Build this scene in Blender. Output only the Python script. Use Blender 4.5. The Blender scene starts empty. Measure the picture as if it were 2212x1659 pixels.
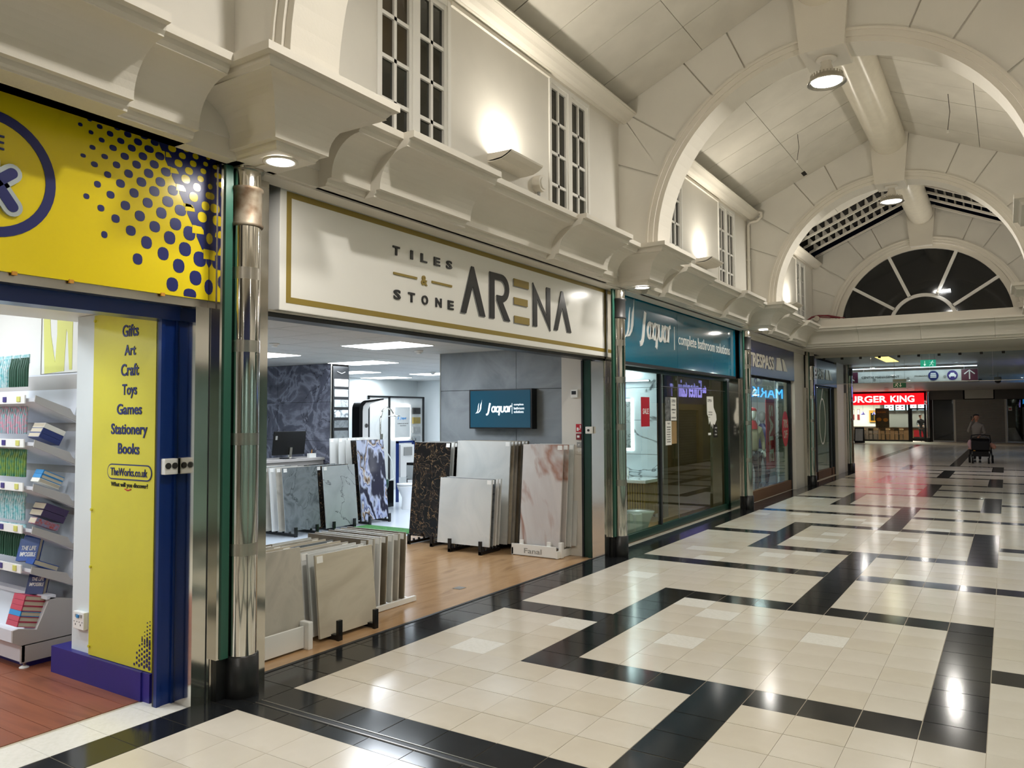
import bpy, bmesh, math, random
from mathutils import Vector, Matrix
random.seed(7)
S = bpy.context.scene
C = S.collection
U = 0.3                                   # one floor tile = 0.3 m; every length below is in tiles
PI = math.pi

# ---------------------------------------------------------------- camera
cam = bpy.data.cameras.new('camera')
co = bpy.data.objects.new('camera', cam); C.objects.link(co); S.camera = co
cam.sensor_width = 36; cam.lens = 1667/2212*36; cam.clip_start = .05; cam.clip_end = 200
def cam_rot(yaw, pitch, roll):
    cy, sy = math.cos(yaw), math.sin(yaw)
    f = Vector((sy*math.cos(pitch), cy*math.cos(pitch), math.sin(pitch)))
    r = Vector((cy, -sy, 0)); u = r.cross(f)
    r2 = math.cos(roll)*r+math.sin(roll)*u; u2 = -math.sin(roll)*r+math.cos(roll)*u
    return Matrix((r2, u2, -f)).transposed()
co.matrix_world = Matrix.Translation(Vector((9.4318, -14.9776, 5.5324))*U) @ cam_rot(-.570163, .042048, -.003744).to_4x4()

# ---------------------------------------------------------------- world, exposure
w = bpy.data.worlds.new('world'); S.world = w; w.use_nodes = True
w.node_tree.nodes['Background'].inputs[0].default_value = (.02, .025, .04, 1)
w.node_tree.nodes['Background'].inputs[1].default_value = .05
S.view_settings.view_transform = 'Standard'
S.view_settings.look = 'None'; S.view_settings.gamma = 1; S.view_settings.exposure = 0
S.view_settings.use_curve_mapping = False
try:
    S.cycles.max_bounces = 10; S.cycles.transparent_max_bounces = 12; S.cycles.sample_clamp_indirect = 6
    S.cycles.caustics_reflective = False
except Exception: pass
# light strengths (W)
HB, UPL, DWN, SHOP, WORKS, FAR = 80, 22, 7, 27, 27, 34
WARM, NEUT, COOL = (1, .93, .80), (1, .955, .88), (.84, .92, 1)

def srgb(h):
    if isinstance(h, str):
        h = [int(h[i:i+2], 16)/255 for i in (0, 2, 4)]
    return tuple(c/12.92 if c <= .04045 else ((c+.055)/1.055)**2.4 for c in h)+(1,)

# ---------------------------------------------------------------- materials
M = {}
def mat(name, col, rough=.5, metal=0., spec=.5, var=0., vs=6., bump=0., bs=40., emit=0., coat=0., trans=0., sec=None):
    m = bpy.data.materials.new(name); m.use_nodes = True; M[name] = m
    n = m.node_tree.nodes; l = m.node_tree.links; b = n['Principled BSDF']
    c = srgb(col); b.inputs['Base Color'].default_value = c
    b.inputs['Roughness'].default_value = rough; b.inputs['Metallic'].default_value = metal
    b.inputs['Specular IOR Level'].default_value = spec
    if coat: b.inputs['Coat Weight'].default_value = coat; b.inputs['Coat Roughness'].default_value = .05
    if trans: b.inputs['Transmission Weight'].default_value = trans
    if emit: b.inputs['Emission Color'].default_value = c; b.inputs['Emission Strength'].default_value = emit
    tc = n.new('ShaderNodeTexCoord')
    if var or sec:
        t = n.new('ShaderNodeTexNoise'); t.inputs['Scale'].default_value = vs; t.inputs['Detail'].default_value = 6
        l.new(tc.outputs['Object'], t.inputs['Vector'])
        r = n.new('ShaderNodeValToRGB'); r.color_ramp.elements[0].position = .35; r.color_ramp.elements[1].position = .65
        c2 = srgb(sec) if sec else tuple(min(1, x*(1+var)) for x in c[:3])+(1,)
        c1 = c if sec else tuple(x*(1-var) for x in c[:3])+(1,)
        r.color_ramp.elements[0].color = c1; r.color_ramp.elements[1].color = c2
        l.new(t.outputs['Fac'], r.inputs['Fac']); l.new(r.outputs['Color'], b.inputs['Base Color'])
    if bump:
        t = n.new('ShaderNodeTexNoise'); t.inputs['Scale'].default_value = bs; t.inputs['Detail'].default_value = 4
        l.new(tc.outputs['Object'], t.inputs['Vector'])
        q = n.new('ShaderNodeBump'); q.inputs['Strength'].default_value = bump; q.inputs['Distance'].default_value = .01
        l.new(t.outputs['Fac'], q.inputs['Height']); l.new(q.outputs['Normal'], b.inputs['Normal'])
    return m

def stone(name, ramp, scale=1.5, dist=1.2, rough=.25, veins=None, vscale=1.2, vw=.03, detail=8, coords='Object', stretch=(1, 1, 1), wave=False):
    """cloudy ramp plus optional thin veins"""
    m = bpy.data.materials.new(name); m.use_nodes = True; M[name] = m
    n = m.node_tree.nodes; l = m.node_tree.links; b = n['Principled BSDF']; b.inputs['Roughness'].default_value = rough
    tc = n.new('ShaderNodeTexCoord'); mp = n.new('ShaderNodeMapping'); mp.inputs['Scale'].default_value = stretch
    l.new(tc.outputs[coords], mp.inputs['Vector'])
    if wave:
        t = n.new('ShaderNodeTexWave'); t.inputs['Scale'].default_value = scale; t.inputs['Distortion'].default_value = dist
        t.inputs['Detail'].default_value = 4; t.inputs['Detail Scale'].default_value = .9
    else:
        t = n.new('ShaderNodeTexNoise'); t.inputs['Scale'].default_value = scale; t.inputs['Detail'].default_value = detail
        t.inputs['Distortion'].default_value = dist
    l.new(mp.outputs[0], t.inputs['Vector'])
    r = n.new('ShaderNodeValToRGB'); e = r.color_ramp.elements
    while len(e) < len(ramp): e.new(.5)
    for i, (p, c) in enumerate(ramp): e[i].position = p; e[i].color = srgb(c)
    l.new(t.outputs['Fac'], r.inputs['Fac']); out = r.outputs['Color']
    if veins:
        t2 = n.new('ShaderNodeTexNoise'); t2.inputs['Scale'].default_value = vscale; t2.inputs['Detail'].default_value = 5
        t2.inputs['Distortion'].default_value = dist*.8
        mp2 = n.new('ShaderNodeMapping'); mp2.inputs['Location'].default_value = (3.1, 5.7, 1.3); mp2.inputs['Scale'].default_value = stretch
        l.new(tc.outputs[coords], mp2.inputs['Vector']); l.new(mp2.outputs[0], t2.inputs['Vector'])
        r2 = n.new('ShaderNodeValToRGB'); e = r2.color_ramp.elements
        e[0].position = .5-vw; e[0].color = (0, 0, 0, 1); e[1].position = .5; e[1].color = (1, 1, 1, 1)
        e2 = e.new(.5+vw); e2.color = (0, 0, 0, 1)
        mx = n.new('ShaderNodeMix'); mx.data_type = 'RGBA'; mx.inputs[7].default_value = srgb(veins)
        l.new(t2.outputs['Fac'], r2.inputs['Fac']); l.new(r2.outputs['Color'], mx.inputs[0]); l.new(out, mx.inputs[6]); out = mx.outputs[2]
    l.new(out, b.inputs['Base Color'])
    return m

def glass(name, tint, refl=1.0, rough=0.):
    m = bpy.data.materials.new(name); m.use_nodes = True; M[name] = m
    n = m.node_tree.nodes; l = m.node_tree.links; n.remove(n['Principled BSDF'])
    tr = n.new('ShaderNodeBsdfTransparent'); tr.inputs[0].default_value = srgb(tint)
    g = n.new('ShaderNodeBsdfGlossy'); g.inputs['Roughness'].default_value = rough; g.inputs[0].default_value = (.95, .97, .95, 1)
    f = n.new('ShaderNodeFresnel'); f.inputs['IOR'].default_value = 1.5*refl
    ge = n.new('ShaderNodeNewGeometry'); mu = n.new('ShaderNodeMath'); mu.operation = 'MULTIPLY_ADD'   # the far face of the pane lets light out
    mu.inputs[1].default_value = -1; mu.inputs[2].default_value = 1; l.new(ge.outputs['Backfacing'], mu.inputs[0])
    mm = n.new('ShaderNodeMath'); mm.operation = 'MULTIPLY'; l.new(mu.outputs[0], mm.inputs[0]); l.new(f.outputs[0], mm.inputs[1])
    x = n.new('ShaderNodeMixShader'); l.new(mm.outputs[0], x.inputs[0]); l.new(tr.outputs[0], x.inputs[1]); l.new(g.outputs[0], x.inputs[2])
    l.new(x.outputs[0], n['Material Output'].inputs[0])
    return m

mat('plaster', 'DDD7CB', .55, var=.03, vs=1.5, bump=.08, bs=60)
mat('plaster2', 'DDD9D0', .6, var=.03, vs=2)
mat('ceil_board', 'CFCABF', .6, var=.05, vs=2.5, bump=.05, bs=25)
mat('gap_dark', '1A1715', .9)
mat('paint_white', 'E8E6E0', .5)
mat('wall_cool', 'DCE2E2', .6, var=.02, vs=2)
mat('chrome', 'D8D4CC', .10, metal=1, var=.04, vs=3, bump=.015, bs=6)
mat('chrome_soft', 'BDB8AE', .28, metal=1, var=.08, vs=5)
mat('steel', 'A8A8A8', .3, metal=1)
mat('rust', '54402C', .55, metal=.5, vs=9, sec='8A8070')
mat('sleeve', '3C3B3A', .45, metal=.6)
mat('boot', '161616', .35, var=.3, vs=12, bump=.1)
mat('green_strip', '285A4A', .35)
mat('green_frame', '0F3A2C', .3)
mat('blue_frame', '0B2C70', .28)
mat('blue_skirt', '26217A', .4, var=.06)
mat('navy', '1C2466', .35)
mat('yellow', 'EAD21C', .22, var=.02, vs=2)
mat('yellow2', 'D6CC3C', .35, var=.03, vs=3)
mat('yellow_faded', 'DAD873', .5)
mat('silver', 'B9C4C8', .3, metal=.6)
mat('sign_white', 'ECEAE4', .25)
mat('gold', '8F7A34', .35)
mat('black', '101112', .35)
mat('ink', '1E1F22', .4)
mat('letter_dark', '1F2023', .3)
mat('letter_back', '8C8C8C', .4)
mat('teal', '0B6E8C', .12, coat=.6)
mat('letter_white', 'F2F2F0', .35)
mat('trespass_blue', '2B3566', .25)
mat('letter_cream', 'C9C1B0', .3)
mat('win_dark', '23241F', .06, spec=.6)
mat('win_brown', '3A3020', .07, spec=.6)
mat('lunette_glass', '14171A', .05, spec=.5)
mat('black_plastic', '0C0D0F', .3)
mat('white_plastic', 'F0F0EC', .35)
mat('grey_plastic', '9A9A96', .4)
mat('paper', 'F4F3EE', .6)
mat('red', 'C0182A', .4)
mat('red_dark', '7E1420', .5)
mat('wood_light', 'A98A5A', .45, var=.1, vs=5)
mat('wood_floor', 'A67C52', .28, var=.14, vs=3)
mat('floor_white', 'D5DEE8', .2)
mat('grass', '3F7A3E', .9, var=.3, vs=40)
mat('low_ceiling', 'BDBCC0', .35)
mat('shutter', 'A8A29C', .5, metal=.3)
mat('bk_grey', '6E6A67', .6)
mat('ceil_tile', 'C9CAC8', .8, var=.02, vs=30)
mat('duct', 'DAD3C2', .22, var=.03)
mat('skin', 'B98368', .5)
mat('hair', '1C1310', .6)
mat('sweater', '8C857C', .85, bump=.3, bs=90)
mat('trousers', '26262B', .8)
mat('pink', 'C7A3A8', .8)
mat('peach', 'D19A84', .7)
mat('stroller', '0B0C0E', .7)
mat('beige_cloth', 'B6A98C', .85)
mat('timber_frame', '8B7650', .4, var=.08)
mat('marble_toilet', 'F6F7F8', .08, coat=.5)
mat('book_white', 'E9E4D8', .7); mat('book_blue', '1B4A9C', .35); mat('book_navy', '20306F', .4); mat('book_page', 'C9BDA6', .8)
mat('book_purple', '3B2750', .4); mat('book_red', 'C04258', .4); mat('book_cyan', '2E8FD0', .35); mat('book_floral', 'B0483C', .5, vs=60, sec='7A8AA8')
mat('pack_teal', '74BFC4', .3, vs=50, sec='DCE6E8'); mat('pack_green', '2F5C48', .4); mat('pack_grass', '8FA84A', .35, vs=30, sec='4C8A6C'); mat('pack_pastel', 'E79AB0', .4, vs=55, sec='7FC6C8')
mat('shelf_grey', 'B9B4B0', .5); mat('shelf_white', 'DADCE2', .45)
mat('purple_disc', '3B2B7A', .4); mat('maroon', '5A2038', .4); mat('navy_disc', '23306A', .4)
mat('lens', 'FFFFFF', .3, emit=14); mat('lens_cool', 'F2F7FF', .3, emit=5); mat('lens_warm', 'FFD27A', .3, emit=3)
mat('strip_light', 'E8EEFF', .3, emit=6)
mat('bk_red', 'F0101C', .3, emit=1.1); mat('bk_white', 'FFF0EC', .3, emit=1.6)
mat('exit_green', '2FBF9A', .4, emit=.9); mat('exit_dark', '0F5E40', .4); mat('exit_white', 'E8FFF4', .4, emit=.9)
mat('screen_teal', '0E4459', .15, emit=.35, coat=.5); mat('screen_white', 'F2FBFF', .3, emit=.9)
mat('menu_blue', 'A8CCF0', .3, emit=1.4); mat('mirror_glow', 'F6FAFF', .3, emit=5)
mat('ent_purple', 'A9A0FF', .3, emit=3.0); mat('ark_blue', '2FA8FF', .3, emit=4.5)
mat('orange_block', 'C96A2A', .4); mat('brown', '6B4A2C', .6); mat('amber', 'C78A2A', .5)
mat('bk_wall', 'DAD6D0', .6); mat('bk_brown', '4A382E', .6)
mat('poster_dark', '1B1A18', .4, vs=14, sec='5A4A2C'); mat('poster_grey', '8D8F8E', .4, vs=18, sec='3E4140')
mat('wire', '3A332C', .6); mat('cable_red', '6A1622', .5)
glass('glass', 'E4EEE8', 1.12); glass('glass_dark', '8E9A90', 1.15); glass('curtain_glass', 'DDE6E4', 1.0)
stone('tile_cream', [(.3, 'D5CCBC'), (.55, 'DED6C8'), (.75, 'CEC4B2')], 1.6, .4, .15)
stone('tile_cream_b', [(.3, 'D1C7B5'), (.55, 'DAD1C0'), (.75, 'C9BEAA')], 1.9, .4, .16)
stone('tile_white', [(.3, 'E6E3D9'), (.6, 'EFECE4'), (.8, 'DDD9CC')], 30, .2, .2)
stone('tile_black', [(.3, '1A1B1D'), (.6, '222426'), (.8, '15171A')], 12, .3, .12)
stone('grout', [(.3, 'B0A692'), (.7, 'C6BCA8')], 8, .2, .6)
stone('s_beige', [(.3, 'B9AF9B'), (.5, 'CBC2AF'), (.7, 'AFA591')], 1.3, .8, .4, stretch=(1, 1, 3))
stone('s_greige', [(.3, 'A9A498'), (.5, 'BDB7AA'), (.7, '98938A')], 2.5, 1, .45)
stone('s_grey', [(.3, '5F6669'), (.5, '787F82'), (.7, '4C5357')], 3.5, 1.6, .3, veins='3E4548', vw=.010)
stone('s_light', [(.3, 'A3A9AA'), (.6, 'B4BABB'), (.8, '999FA0')], 2.5, 1, .25, veins='5C6062', vscale=1.0, vw=.006)
stone('s_brown', [(.3, '6E6454'), (.6, '857A67'), (.8, '5F5648')], 3, 1, .45)
stone('s_white', [(.3, 'D9D9D6'), (.6, 'E4E4E0'), (.8, 'CFCFCC')], 1.5, 1, .25)
stone('s_mist', [(.3, 'C9CCC9'), (.55, 'D8D9D5'), (.75, 'BDC0BD')], 1.6, 1.3, .3)
stone('s_black', [(.35, '0E0B0A'), (.5, '1A1411'), (.6, '2E241C'), (.68, '120E0C')], 7, 1.5, .15, veins='9A7F5C', vscale=7, vw=.010)
stone('s_onyx', [(.35, 'D9D6D3'), (.5, 'C9C2BE'), (.6, 'DAD2CC'), (.75, 'E4E2E0')], 1.1, 1.2, .12, veins='A9806F', vscale=.75, vw=.035, stretch=(1, 1, .55))
stone('s_agate', [(.05, '23223A'), (.2, 'C8CEE6'), (.36, 'AEB9E0'), (.46, '4A4870'), (.55, 'DADFF0'), (.68, 'A58868'), (.78, '201F34'), (.95, 'C8D0EA')], 2.4, 9, .1, wave=True, stretch=(1, 1, .5))
stone('s_plum', [(.3, '474852'), (.46, '666876'), (.54, '8C8F9E'), (.6, '5C5E6C'), (.72, '4E505C')], 1.1, 3, .2, veins='33333D', vscale=1.1, vw=.008)
stone('s_concrete', [(.3, '7C8286'), (.5, '92989B'), (.7, '72787C')], 1.4, 1.2, .5)
stone('s_carrara', [(.35, 'CFD8DE'), (.6, 'DCE4E9'), (.8, 'BCC6CC')], .8, 1.5, .2, veins='5C6468', vscale=1.3, vw=.022)
stone('wood_red', [(.3, '7A4632'), (.55, '94583F'), (.75, '66392A')], 2.2, .8, .35, stretch=(.5, 4, 1))
stone('lam', [(.3, 'A5825E'), (.55, 'B8946C'), (.75, '957453')], 2.0, .6, .22, stretch=(3, .6, 1))

# ---------------------------------------------------------------- mesh helpers
class MB:
    def __init__(s): s.v = []; s.f = []; s.sm = []
    def add(s, vs, fs, smooth=False):
        o = len(s.v); s.v += [tuple(p) for p in vs]; s.f += [tuple(i+o for i in f) for f in fs]; s.sm += [smooth]*len(fs)
        return s
    def box(s, x0, x1, y0, y1, z0, z1):
        return s.add([(x, y, z) for z in (z0, z1) for y in (y0, y1) for x in (x0, x1)],
                     [(0, 2, 3, 1), (4, 5, 7, 6), (0, 1, 5, 4), (2, 6, 7, 3), (0, 4, 6, 2), (1, 3, 7, 5)])
    def prism(s, poly, ax, a, b):
        """poly of (y,z) for ax x, (x,z) for ax y, (x,y) for ax z"""
        f = {'x': lambda p, t: (t, p[0], p[1]), 'y': lambda p, t: (p[0], t, p[1]), 'z': lambda p, t: (p[0], p[1], t)}[ax]
        n = len(poly); vs = [f(p, a) for p in poly]+[f(p, b) for p in poly]
        return s.add(vs, [tuple(range(n))[::-1], tuple(range(n, 2*n))]+[(i, (i+1) % n, n+(i+1) % n, n+i) for i in range(n)])
    def rings(s, rings, close=True, caps=True, smooth=False):
        n = len(rings[0]); vs = [p for r in rings for p in r]; fs = []
        for k in range(len(rings)-1):
            for i in range(n if close else n-1):
                j = (i+1) % n; fs.append((k*n+i, k*n+j, (k+1)*n+j, (k+1)*n+i))
        s.add(vs, fs, smooth)
        if caps:
            s.add(rings[0], [tuple(range(n))[::-1]]); s.add(rings[-1], [tuple(range(n))])
        return s
    def tube(s, pts, r, n=8, smooth=True, caps=True):
        pts = [Vector(p) for p in pts]; rs = r if isinstance(r, (list, tuple)) else [r]*len(pts)
        R = []; up = None
        for i, p in enumerate(pts):
            d = (pts[min(i+1, len(pts)-1)]-pts[max(i-1, 0)]).normalized()
            if up is None: up = Vector((0, 0, 1)) if abs(d.z) < .9 else Vector((1, 0, 0))
            a = d.cross(up).normalized(); b = a.cross(d).normalized(); up = b
            R.append([tuple(p+rs[i]*(math.cos(2*PI*k/n)*a+math.sin(2*PI*k/n)*b)) for k in range(n)])
        return s.rings(R, smooth=smooth, caps=caps)
    def lathe(s, prof, cx, cy, n=20, sx=1, sy=1, smooth=True, caps=True):
        return s.rings([[(cx+r*sx*math.cos(2*PI*k/n), cy+r*sy*math.sin(2*PI*k/n), z) for k in range(n)] for r, z in prof], smooth=smooth, caps=caps)
    def build(s, name, m, parent=None, smooth=None, bevel=0, world=None):
        base = Vector(parent['_o']) if parent is not None and '_o' in parent else Vector((0, 0, 0))
        if parent is None:
            xs = [p[0] for p in s.v]; ys = [p[1] for p in s.v]; zs = [p[2] for p in s.v]
            base = Vector(((min(xs)+max(xs))/2, (min(ys)+max(ys))/2, min(zs)))
        me = bpy.data.meshes.new(name)
        me.from_pydata([tuple((Vector(p)-base)*U) for p in s.v], [], s.f)
        me.update()
        bm = bmesh.new(); bm.from_mesh(me)
        if bevel:
            bmesh.ops.remove_doubles(bm, verts=bm.verts, dist=1e-5)
            bmesh.ops.bevel(bm, geom=[e for e in bm.edges if len(e.link_faces) == 2 and e.calc_face_angle(0) > .6], offset=bevel*U, segments=2, affect='EDGES', profile=.6)
        bmesh.ops.recalc_face_normals(bm, faces=bm.faces); bm.to_mesh(me); bm.free()
        if not bevel:
            for p, q in zip(me.polygons, s.sm): p.use_smooth = q
        if smooth is not None:
            for p in me.polygons: p.use_smooth = smooth
        me.materials.append(M[m] if isinstance(m, str) else m)
        o = bpy.data.objects.new(name, me); C.objects.link(o)
        if parent is not None: o.parent = parent
        else: o.location = base*U
        o['_o'] = tuple(base)
        return o

def tag(o, label=None, cat=None, group=None, kind=None):
    if label: o['label'] = label
    if cat: o['category'] = cat
    if group: o['group'] = group
    if kind: o['kind'] = kind
    return o
def thing(name, label, cat, loc, group=None):
    o = bpy.data.objects.new(name, None); C.objects.link(o); o.location = Vector(loc)*U; o['_o'] = tuple(loc)
    o.empty_display_size = .05
    return tag(o, label, cat, group)
def struct(name, loc=(0, 0, 0)):
    o = bpy.data.objects.new(name, None); C.objects.link(o); o.location = Vector(loc)*U; o['_o'] = tuple(loc); o['kind'] = 'structure'
    return o
def sbox(name, m, *a): return tag(MB().box(*a).build(name, m), kind='structure')
def dup(root, d, label=None, group=None, rot=None):
    def cp(o, par):
        c = o.copy(); C.objects.link(c)
        if par is not None: c.parent = par
        for ch in KIDS.get(o.name, []) or [k for k in o.children]: cp(ch, c)
        return c
    r = cp(root, None); r.location = root.location+Vector(d)*U
    if rot is not None: r.rotation_euler = (0, 0, rot)
    if label: r['label'] = label
    if group: r['group'] = group
    return r
KIDS = {}
def plane(o, u, w, n=None):
    o, u, w = Vector(o), Vector(u), Vector(w); n = Vector(n) if n else u.cross(w)
    return lambda a, b, c=0.: o+u*a+w*b+n*c
# facade planes: L(x) faces +x (reads +y); F(y) faces -y (reads +x)
def PL(x): return lambda a, b, c=0.: Vector((x+c, a, b))
def PR(x): return lambda a, b, c=0.: Vector((x-c, -a, b))
def PF(y): return lambda a, b, c=0.: Vector((a, y-c, b))
def plates(polys, P, d, mb=None, base=0.):
    mb = mb or MB()
    for p in polys:
        n = len(p); mb.add([P(a, b, base) for a, b in p]+[P(a, b, base+d) for a, b in p],
                           [tuple(range(n)), tuple(range(n, 2*n))[::-1]]+[(i, (i+1) % n, n+(i+1) % n, n+i) for i in range(n)])
    return mb
def rect(a0, a1, b0, b1): return [(a0, b0), (a1, b0), (a1, b1), (a0, b1)]
def ell(a, b, ra, rb, n=16, t0=0): return [(a+ra*math.cos(t0+2*PI*k/n), b+rb*math.sin(t0+2*PI*k/n)) for k in range(n)]
def stroke(pts, w):
    """polyline of constant width as a closed polygon"""
    L, R = [], []
    for i, p in enumerate(pts):
        a = pts[max(i-1, 0)]; b = pts[min(i+1, len(pts)-1)]
        dx, dy = b[0]-a[0], b[1]-a[1]; k = math.hypot(dx, dy) or 1; nx, ny = -dy/k*w/2, dx/k*w/2
        L.append((p[0]+nx, p[1]+ny)); R.append((p[0]-nx, p[1]-ny))
    return L+R[::-1]
def arc(cx, cy, rx, ry, a0, a1, n=10): return [(cx+rx*math.cos(a0+(a1-a0)*k/n), cy+ry*math.sin(a0+(a1-a0)*k/n)) for k in range(n+1)]
_txt = {}
def text(s, P, a0, a1, b0, b1, m, parent, d=.02, bold=0., name='lettering', shear=0., rot90=0, base=0., res=3, font_sp=1.):
    key = (s, bold, shear, res, font_sp)
    if key not in _txt:
        c = bpy.data.curves.new('t', 'FONT'); c.body = s; c.size = 1; c.offset = bold; c.shear = shear; c.extrude = .5; c.resolution_u = res
        c.space_character = font_sp
        o = bpy.data.objects.new('t', c); C.objects.link(o)
        bpy.context.view_layer.update()
        me = bpy.data.meshes.new_from_object(o.evaluated_get(bpy.context.evaluated_depsgraph_get()))
        _txt[key] = ([tuple(v.co) for v in me.vertices], [tuple(p.vertices) for p in me.polygons])
        bpy.data.objects.remove(o); bpy.data.meshes.remove(me); bpy.data.curves.remove(c)
    vs, fs = _txt[key]
    if rot90: vs = [(y, -x, z) if rot90 > 0 else (-y, x, z) for x, y, z in vs]
    x0 = min(v[0] for v in vs); x1 = max(v[0] for v in vs); y0 = min(v[1] for v in vs); y1 = max(v[1] for v in vs)
    mb = MB(); mb.add([P(a0+(v[0]-x0)/(x1-x0)*(a1-a0), b0+(v[1]-y0)/(y1-y0)*(b1-b0), base+(v[2]+.5)*d) for v in vs], fs)
    return mb.build(name, m, parent) if parent is not None else mb
def area(name, loc, size, power, col, d=(0, 0, -1), shape='DISK', sy=None, parent=None, spread=PI):
    l = bpy.data.lights.new(name, 'AREA'); l.energy = power; l.color = col; l.shape = shape; l.size = size*U
    if sy: l.shape = 'RECTANGLE'; l.size_y = sy*U
    l.spread = spread
    o = bpy.data.objects.new(name, l); C.objects.link(o); o.location = Vector(loc)*U
    o.rotation_euler = Vector(d).to_track_quat('-Z', 'Y').to_euler()
    return o
ORD = ['first', 'second', 'third', 'fourth', 'fifth', 'sixth', 'seventh', 'eighth', 'ninth', 'tenth', 'eleventh', 'twelfth']

# ================================================================ FLOOR
YC = [-4.7+17.98*k for k in range(-3, 5)]         # column lines; YC[3] is the big one at the left
def yc(k): return -4.7+17.98*k
floor = struct('floor')
MB().box(-40, 30, -60, 172, -.4, -.012).build('screed', 'grout', floor)
T = .986
cells = []
WHITE = {(2, 3, 0), (2, 6, 0), (5, 5, 0), (-2, 0, 0), (-2, -1, 0), (1, 7, 0), (-1, 3, 0), (-2, 10, 0), (-1, 14, 0), (2, 11, 1), (3, 10, 1), (-2, 16, 0), (-1, 16, 0), (6, 14, 0), (0, 13, 1)}
for k in range(-2, 9):
    y0 = 18.1*k
    rows = [(y0+T*r, T, 'r', r) for r in range(9)]
    y1 = y0+9*T
    rows += [(y1+T*g, T, 'g', g) for g in range(4)]+[(y1+4*T, .39, 'f', 0), (y1+4*T+.39, T, 'b', 0)]
    y2 = y1+5*T+.39
    rows += [(y2+T*g, (18.1*(k+1)-y2)/4, 'g', g+5) for g in range(4)]
    if k == 8: rows = rows[:2]
    for ya, h, t, r in rows:
        if ya < -34: continue
        far = ya > 84
        for i in range(-3, 12):
            blk = False
            if t == 'r': blk = (0 <= i <= 8 and (r in (0, 8) or i in (0, 8))) or (r == 4 and not 0 <= i <= 8)
            elif t == 'b': blk = True
            else: blk = i == 4 or (t == 'f' and k == -1)
            if far: blk = i == 4
            wj = (i, r if t == 'r' else 9+r, k)
            cells.append((i, i+1, ya, ya+h, 'tile_black' if blk else ('tile_white' if (wj in WHITE or random.random() < (.035 if 9 < ya < 40 else .0)) else random.choice(['tile_cream', 'tile_cream', 'tile_cream_b']))))
        if ya < -5.3:
            cells.append((-3.9, -3.0, ya, ya+h, 'tile_black')); cells.append((-4.9, -3.9, ya, ya+h, 'tile_white'))
        elif ya < 49.5:
            cells.append((-4, -3, ya, ya+h, 'tile_black'))
            cells.append((-4.22, -4, ya, ya+h, 'tile_black'))
        else: cells.append((-4, -3, ya, ya+h, 'tile_black' if ya < 68 else 'tile_cream'))
        cells.append((12, 13, ya, ya+h, 'tile_black'))
        if ya > 68:
            for i in range(-30, -4): cells.append((i, i+1, ya, ya+h, 'tile_black' if (i == -5 and ya > 84) or (i % 18 == 13 and far) else 'tile_cream'))
MW = co.matrix_world.inverted()
def score(c):
    p = MW @ (Vector(((c[0]+c[1])/2, (c[2]+c[3])/2, 0))*U)
    if p.z > -.3: return 0
    X = 1106+1667*p.x/-p.z; Y = 829.5-1667*p.y/-p.z
    return (1 if -30 < X < 2242 and Y < 1690 else .0)*(c[1]-c[0])*(c[3]-c[2])/abs(p.z)**3
cells.sort(key=score, reverse=True)
tmesh = {}
for i, c in enumerate(cells[:290]):
    key = (round(c[1]-c[0], 3), round(c[3]-c[2], 3), c[4]); g = .009 if c[4] == 'tile_black' else .0035
    if key not in tmesh:
        o = MB().box(-key[0]/2+g, key[0]/2-g, -key[1]/2+g, key[1]/2-g, -.06, 0).build('tile', c[4], floor); tmesh[key] = o.data
    else:
        o = bpy.data.objects.new('tile', tmesh[key]); C.objects.link(o); o.parent = floor
    o.location = Vector(((c[0]+c[1])/2, (c[2]+c[3])/2, random.uniform(-.0015, .0015)))*U
far = {}
for c in cells[290:]:
    g = .008 if c[4] == 'tile_black' else .003; far.setdefault(c[4], MB()).box(c[0]+g, c[1]-g, c[2]+g, c[3]-g, -.06, 0)
for k_, mb in far.items(): tag(mb.build('far_tiles', k_, floor), kind='stuff')
mb = MB(); mb.box(-3, 12, -4.865, -4.845, -.01, .012); mb.box(-3, 12, -4.715, -4.695, -.01, .012); mb.build('expansion_joint_rail', 'chrome_soft', floor)
MB().box(-3, 12, -4.845, -4.715, -.01, .004).build('expansion_joint_seal', 'black', floor)
# shop floors
fl2 = struct('floor_2')                           # showroom floor
MB().box(-14.2, -4.22, -5, 13.1, -.05, .004).build('laminate', 'lam', fl2)
MB().box(-32, -14.2, -5, 36, -.05, .003).build('vinyl', 'floor_white', fl2)
MB().box(-14.2, -4.75, 13.1, 31, -.05, .003).build('laminate', 'lam', fl2)
MB().box(-4.3, -4.2, -3.9, 12.2, -.02, .012).build('threshold', 'ink', fl2)
fl3 = struct('floor_3')                           # bookshop floor, red wood planks
pm_ = None
for r in range(-46, -9):
    y = r*.45
    xs = -5.0
    off = (r % 3)*1.3
    cuts = sorted(set([-5.0]+[x for x in (-9-off, -13-off, -17-off) if x > -18]+[-18.]), reverse=True)
    for a, b in zip(cuts, cuts[1:]):
        if y < -12 and b < -9.1: continue
        MB().box(b+.006, a-.006, y+.006, y+.444, -.05, .002).build('plank', 'wood_red', fl3)
# shop edge strips along the glazed bays
for (a, b) in ((13.9, 30.2), (31.9, 45.4), (49.9, 62.6)):
    sbox('trim_1', 's_greige', -4.5, -4.22, a, b, -.02, .004)
    sbox('trim_2', 'brown', -4.72, -4.5, a, b, -.02, .03)

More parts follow.
